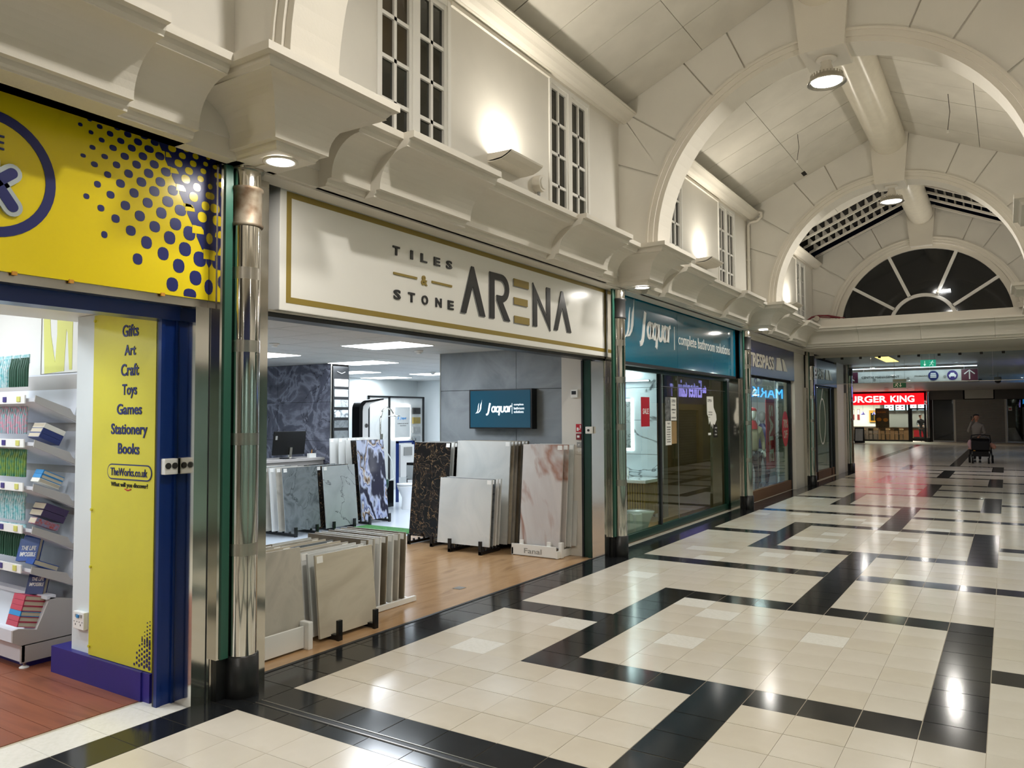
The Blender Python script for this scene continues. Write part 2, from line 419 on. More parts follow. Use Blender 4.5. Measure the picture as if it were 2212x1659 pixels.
# ================================================================ UPPER STRUCTURE
PROF = [(0, 11.95), (0, 11.80), (.13, 11.79), (.15, 11.71), (.2, 11.65), (.2, 11.62)]
PROF += [(.19+.82*math.cos(t), 10.8+.82*math.sin(t)) for t in [PI/2*(1-k/10) for k in range(11)]]
PROF += [(1.01, 10.78), (1.13, 10.775), (1.15, 10.70), (1.19, 10.66), (1.19, 10.62)]
def mx(side, x): return x if side < 0 else 8.8-x
def section(side, xf, y0, y1, parent, xb=-3.62):
    poly = [(mx(side, xf-d), z) for d, z in PROF]+[(mx(side, xb), 10.62), (mx(side, xb), 11.95)]
    return MB().prism(poly, 'y', y0, y1).build('cornice_section', 'plaster', parent)
def block(side, y0, y1, parent, xf=-.95, xb=-3.62, end=0):
    R = []
    for d, z in PROF:
        d0 = d if end <= 0 or 1 else 0
        R.append([(mx(side, xb), y0+d, z), (mx(side, xf-d), y0+d, z), (mx(side, xf-d), y1-d, z), (mx(side, xb), y1-d, z)])
    mb = MB(); mb.rings(R, caps=True)
    mb.prism([(mx(side, xb), y0+1.6), (mx(side, -2.3), y0+1.6), (mx(side, -2.3), y1-1.6), (mx(side, xb), y1-1.6)], 'z', 10.6, 10.63)
    return mb.build('corbel_block', 'plaster', parent)
for side in (-1, 1):
    for k in range(-2, 3):                       # bay between column k and k+1
        a, b = yc(k), yc(k+1)
        t = struct('trim_%d' % (10+k+(10 if side > 0 else 0)))
        q = [a+1.65, a+2.87, a+6.43, a+11.3, a+14.9, b-1.65]
        if k == 2: q[3], q[4], q[5] = 39.4, 42.9, 46.2
        for i in range(5):
            section(side, -1.58 if i in (1, 3) else -1.88, q[i], q[i+1], t)
        MB().box(*sorted((mx(side, -3.62), mx(side, -3.3))), a+.3, b-.3, 10.62, 11.9).build('cornice_backing', 'plaster', t)
        if side < 0 or k > -2:
            block(side, a-1.69, a+1.68, t)

# walls above the cornice with windows
def upper_window(side, y0, y1, n, parent_label):
    t = struct('window_%d' % n, (mx(side, -3.3), (y0+y1)/2, 12.))
    s = 1 if side < 0 else -1
    X = lambda x: mx(side, x)
    def bx(nm, m, xa, xb, ya, yb, za, zb): return MB().box(*sorted((X(xa), X(xb))), ya, yb, za, zb).build(nm, m, t)
    bx('window_frame', 'paint_white', -3.42, -3.20, y0, y0+.13, 11.95, 16.95)
    bx('window_frame', 'paint_white', -3.42, -3.20, y1-.13, y1, 11.95, 16.95)
    bx('window_frame', 'paint_white', -3.42, -3.22, y0+.13, y1-.13, 16.8, 16.95)
    ym = (y0+y1)/2
    bx('mullion', 'paint_white', -3.40, -3.22, ym-.12, ym+.12, 11.95, 16.8)
    for (ca, cb) in ((y0+.13, ym-.12), (ym+.12, y1-.13)):
        for e in (ca, cb-.1): bx('sash_stile', 'paint_white', -3.38, -3.26, e, e+.1, 11.95, 16.8)
        c = (ca+cb)/2
        bx('glazing_bar', 'paint_white', -3.38, -3.28, c-.05, c+.05, 11.95, 16.8)
        zs = [11.95, 12.28, 13.38, 14.46, 15.55, 16.8]
        for z in zs[1:-1]: bx('glazing_bar', 'paint_white', -3.38, -3.28, ca, cb, z-.05, z+.05)
        bx('sash_rail', 'paint_white', -3.38, -3.27, ca, cb, 16.66, 16.8)
        for j in range(5):
            for (pa, pb) in ((ca+.1, c-.05), (c+.05, cb-.1)):
                za, zb = zs[j]+(.05 if j else 0), zs[j+1]-.05-(.09 if j == 4 else 0)
                bx('pane', 'win_brown' if (j > 2 and pa < ym and n % 2) else 'win_dark', -3.36, -3.345, pa, pb, za, zb)
    return t
wn = 1
for side in (-1, 1):
    X = lambda x: mx(side, x)
    W = struct('wall_left' if side < 0 else 'wall_right')
    # eaves cornice profile (depth from wall line, z)
    EP = [(-3.62, 16.9), (-3.25, 16.92), (-3.22, 17.06), (-3.09, 17.07), (-3.0, 17.02), (-2.86, 17.06), (-2.74, 17.13), (-2.66, 17.2), (-2.46, 17.34), (-2.46, 17.38), (-3.62, 17.38)]
    for k in range(-2, 3):
        a, b = yc(k)+.62, yc(k+1)-.62
        w1, w2, w3, w4 = yc(k)+3.44, yc(k)+6.38, yc(k)+11.83, yc(k)+14.77
        for (p, q) in ((a, w1), (w2, w3), (w4, b)):
            MB().box(*sorted((X(-3.62), X(-3.25))), p, q, 11.0, 17).build('wall_panel', 'plaster2', W)
        for (p, q) in ((w1, w2), (w3, w4)):
            MB().box(*sorted((X(-3.8), X(-3.45))), p, q, 11.0, 17.).build('wall_panel', 'gap_dark', W)
            upper_window(side, p, q, wn, ''); wn += 1
        MB().prism([(X(x), z) for x, z in EP], 'y', a, b).build('eaves_cornice', 'plaster', W)
        MB().box(*sorted((X(-3.26), X(-3.16))), w2, w3, 16.88, 16.98).build('bead_moulding', 'plaster', W)
        MB().box(*sorted((X(-5.2), X(-2.5))), a, b, 17.3, 17.36).build('gutter', 'plaster', W)
# vault boards
ceil = struct('ceiling')
def slope_pt(side, x, z_off=0.):       # x on left side (mirrored for right)
    return (mx(side, x), 21+.44*(x-4.4)+z_off)
def board(side, x0, x1, y0, y1, name='ceiling_board', m='ceil_board', lift=0.):
    a, b = slope_pt(side, x0, lift), slope_pt(side, x1, lift)
    return MB().prism([a, b, (b[0], b[1]+.1), (a[0], a[1]+.1)], 'y', y0, y1).build(name, m, ceil)
for side in (-1, 1):
    for k in range(-2, 3):
        a, b = yc(k)+.62, yc(k+1)-.62
        for lift, ya, yb_ in (((.12, a, b),) if k < 2 else ((.12, a, 39.6), (1.0, 39.6, b))):
            a_, b_ = slope_pt(side, -4.6, lift), slope_pt(side, 4.42, lift)
            MB().prism([a_, b_, (b_[0], b_[1]+.2), (a_[0], a_[1]+.2)], 'y', ya, yb_).build('roof_deck', 'gap_dark', ceil)
        if k == 2:
            board(side, 3.62, 4.4, 39.6, b); board(side, -4.6, -2.95, 39.6, b)
        y = b; i = 0
        while y > a+.05:
            y2 = max(a, y-2.07)
            g = .010
            stop = 39.2 if k == 2 else None
            louv = k == 2 and y > 41
            if louv and y2 < 39.5 and y > 39.5: pass
            if not louv:
                gg = .034 if (i+k) % 3 == 0 else .012
                board(side, -4.6, .2-g, y2+gg, y-g, lift=0)
                board(side, .2+g, 4.4, y2+gg, y-g, lift=random.choice((0, .004, .012)))
            y = y2; i += 1
# egg-crate louvres in the last bay
for side in (-1, 1):
    lv = thing('ceiling_louvre', ('slatted egg-crate rooflight on the left slope near the fan window', 'slatted egg-crate rooflight on the right slope near the fan window')[side > 0], 'rooflight', (mx(side, 0), 44, 19))
    a_, b_ = slope_pt(side, -2.9, .9), slope_pt(side, 4.2, .9)
    for j in range(5):
        y = 40.2+2.0*j
        a, b = slope_pt(side, -2.9), slope_pt(side, 3.6)
        MB().prism([a, b, (b[0], b[1]+.16), (a[0], a[1]+.16)], 'y', y-.07, y+.07).build('louvre_bar', 'plaster', lv)
        if j < 4:
            for i in range(12):
                x = -2.6+i*.52; p = slope_pt(side, x); 
                MB().prism([(y+.07, p[1]+.10), (y+1.93, p[1]+.62), (y+1.93, p[1]+.75), (y+.07, p[1]+.75)], 'x', p[0]-.02, p[0]+.02).build('baffle', 'ceil_board', lv)
                
# arch walls
AC, AZ, RI, RO = 4.42, 12.09, 6.07, 6.5
def bound(t):
    """distance from the arch centre to the wall/ceiling outline at angle t"""
    c, s = math.cos(t), math.sin(t); best = 99
    if abs(c) > 1e-6:
        xw = 12.08 if c > 0 else -3.28; best = min(best, (xw-AC)/c)
    for sg in (-1, 1):                   # z = 21 + .44*sg*(4.4-x)*... left slope rises towards the ridge
        k = .44 if sg < 0 else -.44
        den = s-k*c
        if abs(den) > 1e-6:
            r = (21.1+k*(AC-4.4)-AZ)/den
            if r > 0:
                x = AC+r*c
                if (sg < 0 and x <= 4.45) or (sg > 0 and x >= 4.35): best = min(best, r)
    return best
def sector(t0, t1, r0, y0, y1, name, m, parent, n=10, inset=.03):
    ts = [t0+(t1-t0)*i/n for i in range(n+1)]
    # add the corner angles
    for xw in (12.08, -3.28):
        zc = 21.1-.44*abs(xw-4.4); tc = math.atan2(zc-AZ, xw-AC)
        if t0 < tc < t1: ts.append(tc)
    ts = sorted(ts)
    inn = [(AC+r0*math.cos(t), AZ+r0*math.sin(t)) for t in ts]
    out = [(AC+bound(t)*math.cos(t), AZ+bound(t)*math.sin(t)) for t in ts]
    def sh(p, t, sg):
        return (p[0]-sg*inset*math.sin(t)*-1, p[1]-sg*inset*math.cos(t)) if False else (p[0]+sg*inset*-math.sin(t), p[1]+sg*inset*math.cos(t))
    inn[0] = sh(inn[0], ts[0], 1); out[0] = sh(out[0], ts[0], 1); inn[-1] = sh(inn[-1], ts[-1], -1); out[-1] = sh(out[-1], ts[-1], -1)
    return MB().prism(inn+out[::-1], 'y', y0, y1).build(name, m, parent)
JA = [0, 23.6, 36.2, 53.8, 66.2]
def ring(r0, r1, y0, y1, name, m, parent, gap=0, a0=0., a1=PI, n=48):
    ts = [a0+(a1-a0)*i/n for i in range(n+1)]
    R = [[(AC+r0*math.cos(t), y0, AZ+r0*math.sin(t)), (AC+r1*math.cos(t), y0, AZ+r1*math.sin(t)), (AC+r1*math.cos(t), y1, AZ+r1*math.sin(t)), (AC+r0*math.cos(t), y1, AZ+r0*math.sin(t))] for t in ts]
    if a0 == 0.: R.insert(0, [(p[0], p[1], 11.94) for p in R[0]])
    if a1 == PI: R.append([(p[0], p[1], 11.94) for p in R[-1]])
    return MB().rings(R).build(name, m, parent)
def arch(n, yf, yb, open_=True):
    A = struct('wall_%s' % n)
    # core
    ts = [PI*i/48 for i in range(49)]
    inn = [(AC+(RI+.2)*math.cos(t), AZ+(RI+.2)*math.sin(t)) for t in ts]
    crn = [(-3.28, 11.9), (-3.28, 21.1-.44*7.68), (4.4, 21.1), (12.08, 21.1-.44*7.68), (12.08, 11.9)]
    MB().prism([(AC+RI+.2, 11.9)]+inn+[(AC-RI-.2, 11.9)]+crn, 'y', yf+.07, yb-.07).build('arch_core', 'plaster2', A)
    for sg, (ya, yb2) in enumerate(((yf, yf+.1), (yb-.1, yb))):
        for i in range(5):
            t0 = math.radians(JA[i]); t1 = math.radians(JA[i+1]) if i < 4 else math.radians(83.6)
            for mir in (0, 1):
                u0, u1 = (t0, t1) if not mir else (PI-t1, PI-t0)
                sector(u0, u1, RO-.02, ya, yb2, 'voussoir', 'plaster2', A)
        yo = -.05 if sg == 0 else .05
        e0, e1 = (yf-.07, yf+.1) if sg == 0 else (yb-.1, yb+.07)
        d0, d1 = (yf-.13, yf+.1) if sg == 0 else (yb-.1, yb+.13)
        ring(RI+.17, RO-.06, e0, e1, 'archivolt', 'plaster', A); ring(RO-.07, RO+.02, d0, d1, 'archivolt', 'plaster', A)
    ring(RI, RI+.22, yf, yb, 'arch_soffit', 'plaster', A)
    # keystone
    if open_:
        kp = [(AC-.72, 18.0), (AC+.72, 18.0), (AC+.98, 20.85), (AC-.98, 20.85)]
        MB().prism(kp, 'y', yf-.25, yb+.25).build('keystone', 'plaster', A)
    else:
        kp = [(AC-.72, 17.95), (AC+.72, 17.95), (AC+.98, 20.85), (AC-.98, 20.85)]
        MB().prism(kp, 'y', yf-.25, yf+.3).build('keystone', 'plaster', A)
    return A
for n, k in (('arch_a', -1), ('arch_b', 0), ('arch_c', 1), ('arch_d', 2)):
    arch(n, yc(k)-.62, yc(k)+.62)
arch('lunette', 48.7, 49.9, False)
# fan window
fw = struct('window_0', (AC, 49.1, 12))
GC = 12.2
def ringg(r0, r1, y0, y1, name, m, parent, zc=GC, n=40):
    R = []
    for i in range(n+1):
        t = PI*i/n; c, s = math.cos(t), math.sin(t)
        R.append([(AC+r0*c, y0, zc+r0*s), (AC+r1*c, y0, zc+r1*s), (AC+r1*c, y1, zc+r1*s), (AC+r0*c, y1, zc+r0*s)])
    return MB().rings(R).build(name, m, parent)
ringg(5.62, 6.2, 49.0, 49.4, 'window_frame', 'plaster', fw); ringg(2.05, 2.3, 48.98, 49.4, 'inner_ring', 'paint_white', fw)
for a in (33, 67, 113, 147):
    t = math.radians(a); c, s = math.cos(t), math.sin(t); nx, nz = -s*.11, c*.11
    MB().prism([(AC+2.25*c+nx, GC+2.25*s+nz), (AC+5.7*c+nx, GC+5.7*s+nz), (AC+5.7*c-nx, GC+5.7*s-nz), (AC+2.25*c-nx, GC+2.25*s-nz)], 'y', 48.98, 49.35).build('glazing_bar', 'paint_white', fw)
aa = [0, 33, 67, 113, 147, 180]
for i in range(5):
    t0, t1 = math.radians(aa[i]), math.radians(aa[i+1]); ts = [t0+(t1-t0)*j/8 for j in range(9)]
    MB().prism([(AC+2.2*math.cos(t), GC+2.2*math.sin(t)) for t in ts]+[(AC+5.66*math.cos(t), GC+5.66*math.sin(t)) for t in ts[::-1]], 'y', 49.2, 49.25).build('pane', 'lunette_glass', fw)
MB().prism([(AC+2.1*math.cos(PI*j/16), GC+2.1*math.sin(PI*j/16)) for j in range(17)], 'y', 49.2, 49.25).build('pane', 'lunette_glass', fw)
# entablature across the end, with shelf and parapet
en = struct('trim_40')
poly = [(43.85+d, z) for d, z in PROF]+[(46, 10.62), (46, 11.95)]
cuts = [-3.6, .6, 4.55, 8.9, 12.4]
for a, b in zip(cuts, cuts[1:]):
    MB().prism(poly, 'x', a+.006, b-.006).build('entablature_section', 'plaster', en)
mb = MB(); mb.box(-3.6, 12.4, 45.2, 53.2, 10.50, 10.62); mb.build('soffit', 'plaster', en)
MB().box(-3.3, 12.1, 45.9, 48.8, 11.85, 11.95).build('ledge', 'plaster', en)
MB().box(-3.3, 12.1, 44.75, 44.95, 11.9, 12.52).build('parapet', 'plaster', en)
MB().box(-4.0, 13, 49.9, 53.2, 10.62, 13).build('bulkhead', 'plaster', en)
MB().box(-4.0, 12.8, 52.9, 53.2, 10.28, 10.5).build('bulkhead_lip', 'plaster', en)
# ridge ducts
for k in range(-2, 3):
    a, b = yc(k)+.85, yc(k+1)-.85
    mb = MB(); mb.tube([(4.42, a, 20.35), (4.42, (a+b)/2, 20.35), (4.42, b, 20.35)], .84, 32)
    o = mb.build('ridge_duct', 'duct')
    tag(o, 'round cream duct along the vault ridge, '+('behind the camera', 'above the bookshop', 'above the tile showroom', 'between the second and third arch', 'among the egg-crate rooflights')[k+2], 'duct')

# ================================================================ LAMPS ON THE VAULT
def high_bay(k, lab):
    y = yc(k); t = thing('high_bay_lamp', lab, 'lamp', (AC, y, 18.0))
    MB().lathe([(.0, 18.0), (.34, 18.0), (.34, 17.93), (.22, 17.9), (.2, 17.88)], AC, y, 20).build('ceiling_rose', 'plaster', t)
    MB().lathe([(.17, 17.93), (.18, 17.72), (.21, 17.7), (.25, 17.42), (.27, 17.36)], AC, y, 20).build('stem', 'plaster', t)
    mb = MB(); mb.lathe([(.1, 17.42), (.46, 17.38), (.56, 17.3), (.58, 17.24), (.6, 17.2), (.66, 17.12), (.63, 17.12), (.5, 17.17), (.48, 17.2), (.1, 17.2)], AC, y, 28)
    for i in range(28):
        c, s = math.cos(2*PI*i/28), math.sin(2*PI*i/28); mb.box(AC+.52*c-.02, AC+.52*c+.02, y+.52*s-.02, y+.52*s+.02, 17.28, 17.42)
    mb.build('reflector', 'chrome_soft', t)
    MB().lathe([(.0, 17.19), (.47, 17.19), (.49, 17.16), (.3, 17.14), (0, 17.135)], AC, y, 28).build('lens', 'lens', t)
    area('lamp_light', (AC, y, 17.08), .95, HB, NEUT)
for k, lab in ((-1, 'round high bay lamp under the keystone behind the camera'), (0, 'round high bay lamp under the keystone nearest the bookshop'), (1, 'large bright round high bay lamp hanging from the near arch keystone'), (2, 'smaller round high bay lamp under the second arch keystone')):
    high_bay(k, lab)
where = {-2: 'behind the camera', -1: 'above the bookshop', 0: 'above the tile showroom sign', 1: 'in the bay above the teal sign', 2: 'in the bay nearest the fan window'}
for side in (-1, 1):
    for k in range(-2, 3):
        y0 = yc(k)+8.2; y1 = y0+1.8
        t = thing('uplighter', 'curved white wall uplighter '+where[k]+(', right wall' if side > 0 else ', left wall'), 'wall light', (mx(side, -3.25), (y0+y1)/2, 13.1))
        X = lambda x: mx(side, x)
        prof = [(X(-3.25), 13.06), (X(-3.25), 13.26), (X(-2.4), 13.24), (X(-2.42), 13.2), (X(-2.55), 13.12), (X(-2.75), 13.04), (X(-3.0), 13.02), (X(-3.15), 13.03)]
        tray = [(X(-3.2), 13.2), (X(-3.2), 13.26), (X(-2.4), 13.24), (X(-2.42), 13.2), (X(-2.55), 13.12), (X(-2.75), 13.04), (X(-3.0), 13.02), (X(-3.25), 13.02), (X(-3.25), 13.2)]
        bot = [(X(-3.25), 13.0), (X(-3.25), 13.05), (X(-3.0), 13.06), (X(-2.75), 13.08), (X(-2.55), 13.16), (X(-2.44), 13.23), (X(-2.4), 13.24), (X(-2.42), 13.19), (X(-2.55), 13.1), (X(-2.75), 13.02), (X(-3.0), 13.0)]
        MB().prism(bot, 'y', y0, y1).build('tray', 'plaster', t)
        for e in (y0, y1-.04): MB().prism(prof, 'y', e, e+.04).build('end_cap', 'plaster', t)
        MB().box(*sorted((X(-3.1), X(-2.85))), y0+.3, y0+1.1, 13.08, 13.14).build('lamp_tube', 'lens', t)
        s = 1 if side < 0 else -1
        area('uplight', (X(-2.95), y0+.7, 13.2), .3, UPL, WARM, (.30*s, 0, 1), sy=.7)
        # downlight in the block soffit
        yd = yc(k); t = thing('downlight', 'round downlight under the '+('right' if side > 0 else 'left')+' corbel '+{-2: 'far behind the camera', -1: 'left of the bookshop', 0: 'between bookshop and tile showroom', 1: 'at the near arch', 2: 'at the second arch'}[k], 'downlight', (X(-2.55), yd-.05, 10.6))
        MB().lathe([(.26, 10.6), (.34, 10.6), (.35, 10.575), (.33, 10.56), (.27, 10.57), (.26, 10.6)], X(-2.55), yd-.05, 28, caps=False).build('trim_ring', 'plaster', t)
        MB().lathe([(0, 10.585), (.27, 10.585), (.27, 10.575), (0, 10.57)], X(-2.55), yd-.05, 28).build('lens', 'lens', t)
        area('downlight_light', (X(-2.55), yd-.05, 10.55), .5, DWN, NEUT)

# ================================================================ COLUMNS
cl = {-2: 'behind the camera', -1: 'at the near end, left of the bookshop', 0: 'with a rusty collar between the bookshop and the tile showroom', 1: 'between the tile showroom and the teal shopfront',
      2: 'between the teal shopfront and the navy one', 3: 'under the end beam beside the navy shopfront', 4: 'at the far corner of the arcade'}
def column(side, k):
    y = yc(k)+(0 if k != 0 else .0); X = lambda x: mx(side, x)
    t = thing('column', 'polished chrome round column '+(cl[k] if side < 0 else 'on the right, opposite the one '+cl[k]), 'column', (X(-3.62), y, 0))
    top = 10.61 if k < 4 else 10.5
    def bx(n, m, xa, xb, ya, yb, za, zb): return MB().box(*sorted((X(xa), X(xb))), ya, yb, za, zb).build(n, m, t)
    cx = X(-3.63)
    MB().lathe([(.29, .78), (.29, 9.5)], cx, y, 32).build('shaft', 'chrome', t)
    MB().lathe([(.29, 10.15), (.29, top-.04)], cx, y, 32).build('shaft', 'chrome', t); MB().lathe([(.35, top-.04), (.35, top)], cx, y, 32, smooth=False).build('flange', 'chrome_soft', t)
    MB().lathe([(.33, 9.42), (.345, 9.46), (.31, 9.5), (.31, 10.14), (.345, 10.17), (.33, 10.22)], cx, y, 32).build('collar', 'rust' if k == 0 and side < 0 else 'sleeve', t)
    for z in (8.45, 6.97, 5.1, 2.9): MB().lathe([(.2925, z-.12), (.2925, z+.12)], cx, y, 32, caps=False).build('joint_band', 'chrome_soft', t)
    MB().lathe([(.33, 0), (.34, .05), (.33, .8), (.29, .82)], cx, y, 32).build('boot', 'boot', t)
    bx('boot_plate', 'boot', -3.9, -3.68, y-.55, y-.3, 0, .82)
    bx('back_panel', 'chrome', -4.35, -3.8, y-1.02, y-.6, 0, 7.7)
    if k == 0: bx('back_panel', 'chrome', -4.35, -3.78, y-.6, y+.70, 0, top)
    else: bx('back_panel', 'chrome', -4.35, -3.9, y-.6, y+.66, 0, 7.7); bx('back_panel', 'chrome', -4.3, -3.78, y-.3, y+.05, 7.7, top)
    bx('dark_seam', 'ink', -3.86, -3.795, y-.72, y-.69, 0, 7.7)
    bx('edge_strip', 'chrome', -3.8, -3.66, y-.58, y-.5, .8, top)
    bx('green_strip', 'green_strip', -3.8, -3.62, y-.5, y-.33, .8, top)
for side in (-1, 1):
    for k in range(-1, 5): column(side, k)

# ================================================================ SHOPFRONTS, LEFT
lf = struct('wall_front')                          # solid parts above the openings and piers
def wb(m, *a, name='bulkhead'): return MB().box(*a).build(name, m, lf)
wb('gap_dark', -5.3, -4.4, -40, 46, 10.3, 11.6, name='void_lining')
wb('gap_dark', -4.75, -4.4, -40, -5.2, 8.0, 10.9); wb('gap_dark', -4.75, -4.4, -3.55, 12.2, 8.7, 10.9); wb('gap_dark', -4.7, -4.3, 13.8, 31, 7.8, 10.9); wb('gap_dark', -4.7, -4.3, 31.8, 45.4, 8, 10.9)
wb('plaster', -5, -4, 45.4, 48.7, 0, 10.62, name='pier'); wb('plaster', -5, -4, 62.6, 66.2, 0, 10.5, name='pier')
wb('plaster', -4.6, -3.9, 31.9, 48.6, 10.3, 10.62, name='soffit_return')
wb('gap_dark', -5, -4.2, 49.8, 66, 8.2, 10.6)
wb('plaster2', -26, -4.6, 67.9, 68.2, 0, 10.5, name='side_wall')
MB().box(-3.9, -3.4, -5.0, 49, 10.58, 10.62).build('soffit_board', 'plaster', lf)

# ---- bookshop fascia (yellow with navy halftone and round badge)
P = PL(-4.0)
t = thing('bookshop_fascia', 'yellow fascia sign with navy dots and round badge over the bookshop', 'shop sign', (-4, -12, 7.9))
MB().box(-4.16, -4.0, -22, -5.17, 7.88, 10.78).build('panel', 'yellow', t)
ZZ = [(-6.44,10.79),(-6.41,10.71),(-6.36,10.62),(-6.3,10.62),(-6.29,10.47),(-6.23,10.36),(-6.15,10.36),(-6.15,10.19),(-6.07,10.06),(-5.99,10.06),(-5.98,9.89),(-5.88,9.72),(-5.78,9.73),(-5.81,9.54),(-5.69,9.33),(-5.6,9.34),(-5.59,9.12),(-5.46,8.88),(-5.36,8.89),(-5.36,8.63),(-5.21,8.39),(-5.15,8.4)]
DN = [(-7.9,10.63,0.039,0.032),(-7.74,10.77,0.04,0.032),(-7.71,10.55,0.042,0.034),(-7.56,10.7,0.051,0.04),(-7.52,10.47,0.053,0.042),(-7.37,10.63,0.06,0.049),(-7.24,10.78,0.061,0.043),(-7.17,10.56,0.068,0.053),(-7.04,10.72,0.069,0.054),(-7.68,10.29,0.054,0.04),(-7.31,10.39,0.069,0.053),(-6.84,10.64,0.079,0.062),(-6.72,10.78,0.078,0.049),(-7.84,10.1,0.047,0.034),(-7.46,10.19,0.061,0.046),(-6.96,10.49,0.078,0.062),(-6.62,10.57,0.095,0.065),(-6.51,10.73,0.082,0.061),(-7.64,10.0,0.062,0.05),(-7.09,10.3,0.079,0.063),(-6.74,10.4,0.085,0.071),(-7.24,10.1,0.069,0.061),(-6.86,10.21,0.083,0.072),(-6.4,10.5,0.095,0.074),(-6.51,10.31,0.091,0.076),(-7.4,9.88,0.066,0.058),(-7.01,10.0,0.082,0.075),(-6.62,10.11,0.094,0.085),(-6.27,10.23,0.103,0.083),(-7.58,9.66,0.062,0.059),(-7.16,9.78,0.084,0.075),(-6.76,9.91,0.095,0.086),(-6.38,10.01,0.099,0.088),(-7.34,9.53,0.074,0.068),(-6.9,9.67,0.089,0.086),(-6.5,9.8,0.105,0.094),(-6.12,9.91,0.107,0.096),(-7.77,9.4,0.053,0.049),(-6.63,9.55,0.099,0.093),(-6.22,9.67,0.115,0.102),(-7.51,9.25,0.063,0.059),(-7.06,9.4,0.09,0.085),(-5.95,9.56,0.123,0.107),(-7.24,9.12,0.077,0.076),(-6.78,9.27,0.099,0.098),(-6.35,9.42,0.106,0.107),(-6.05,9.27,0.122,0.119),(-7.44,8.79,0.057,0.063),(-6.95,8.96,0.095,0.093),(-6.48,9.13,0.107,0.106),(-5.75,9.15,0.133,0.142),(-6.64,8.8,0.107,0.119),(-6.17,8.98,0.118,0.126),(-6.81,8.46,0.094,0.105),(-6.3,8.65,0.114,0.125),(-5.84,8.82,0.132,0.137),(-5.97,8.47,0.123,0.136),(-5.51,8.68,0.144,0.152),(-6.1,8.09,0.123,0.135),(-5.6,8.29,0.133,0.145),(-5.72,7.95,0.141,0.11),(-5.25,8.15,0.148,0.165)]
DY = [(-6.15,10.72,0.084,0.067),(-5.85,10.78,0.062,0.038),(-5.93,10.64,0.074,0.061),(-5.64,10.71,0.066,0.054),(-5.35,10.76,0.046,0.033),(-6.01,10.47,0.085,0.072),(-5.69,10.55,0.073,0.062),(-5.41,10.62,0.055,0.044),(-5.78,10.38,0.087,0.072),(-5.46,10.46,0.065,0.054),(-5.85,10.2,0.096,0.083),(-5.52,10.29,0.072,0.06),(-5.22,10.38,0.062,0.055),(-5.6,10.1,0.084,0.082),(-5.28,10.19,0.071,0.059),(-5.67,9.89,0.098,0.094),(-5.33,10.0,0.071,0.07),(-5.4,9.77,0.091,0.091),(-5.47,9.53,0.103,0.104),(-5.18,9.41,0.098,0.099),(-5.25,9.13,0.123,0.124)]
BM = [(-6.28,10.62,-6.17,10.52),(-6.18,10.35,-6.01,10.24),(-6.05,10.06,-5.85,9.93),(-5.87,9.72,-5.68,9.66),(-5.85,9.72,-5.65,9.58),(-5.69,9.33,-5.44,9.17),(-5.43,8.9,-5.2,8.7)]
def leaf(y, z, ry, rz, n=14):                      # halftone dot, slightly slanted and squared
    o = []
    for k in range(n):
        a = 2*PI*k/n; c, s_ = math.cos(a), math.sin(a); e_ = .85
        u_, v_ = math.copysign(abs(c)**e_, c)*ry, math.copysign(abs(s_)**e_, s_)*rz; o.append((min(y+u_-.0*v_, -5.175), max(min(z+v_-u_*.0, 10.775), 7.9)))
    return o
plates([ZZ+[(-5.17, 8.4), (-5.17, 10.78)]], P, .004).build('halftone_ground', 'navy', t)
tag(plates([leaf(*q) for q in DN], P, .005).build('dot_print', 'navy', t), kind='stuff')
tag(plates([leaf(*q) for q in DY]+[[(a, b_), (c-.05, b_), (c, b_-.06), (c+.01, d_+.02), (a, d_)] for a, b_, c, d_ in BM], P, .008).build('dot_print', 'yellow', t), kind='stuff')
MB().rings([[tuple(P(-9.31+r*math.cos(2*PI*k/48), 9.42+r*math.sin(2*PI*k/48), c)) for k in range(48)] for r, c in ((1.02, 0), (1.02, .012), (.86, .012), (.86, 0))], caps=False).build('badge_ring', 'navy', t)
def cap(p, q, w, n=8):
    a = math.atan2(q[1]-p[1], q[0]-p[0]); return arc(q[0], q[1], w, w, a-PI/2, a+PI/2, n)+arc(p[0], p[1], w, w, a+PI/2, a+3*PI/2, n)
K = [((-9.32, 9.62), (-9.32, 8.86)), ((-9.26, 9.24), (-8.99, 9.47)), ((-9.2, 9.24), (-8.97, 8.93))]
plates([cap(a, b, .155) for a, b in K], P, .05).build('badge_letter_outline', 'silver', t)
plates([cap(a, b, .085) for a, b in K], P, .06).build('badge_letter', 'navy', t)
text('WOR', P, -10.1, -9.5, 8.85, 9.68, 'navy', t, .05, .02, 'badge_letter'); text('THE', P, -9.6, -9.1, 9.82, 10.05, 'navy', t, .03, .0, 'badge_letter')
MB().box(-4.35, -4.05, -22, -5.17, 7.72, 7.88).build('lower_rail', 'chrome_soft', t)
for y in (-9.4, -8.9, -8.0, -6.3): MB().box(-4.02, -3.98, y-.04, y+.04, 7.84, 7.9).build('fixing_clip', 'amber', t)

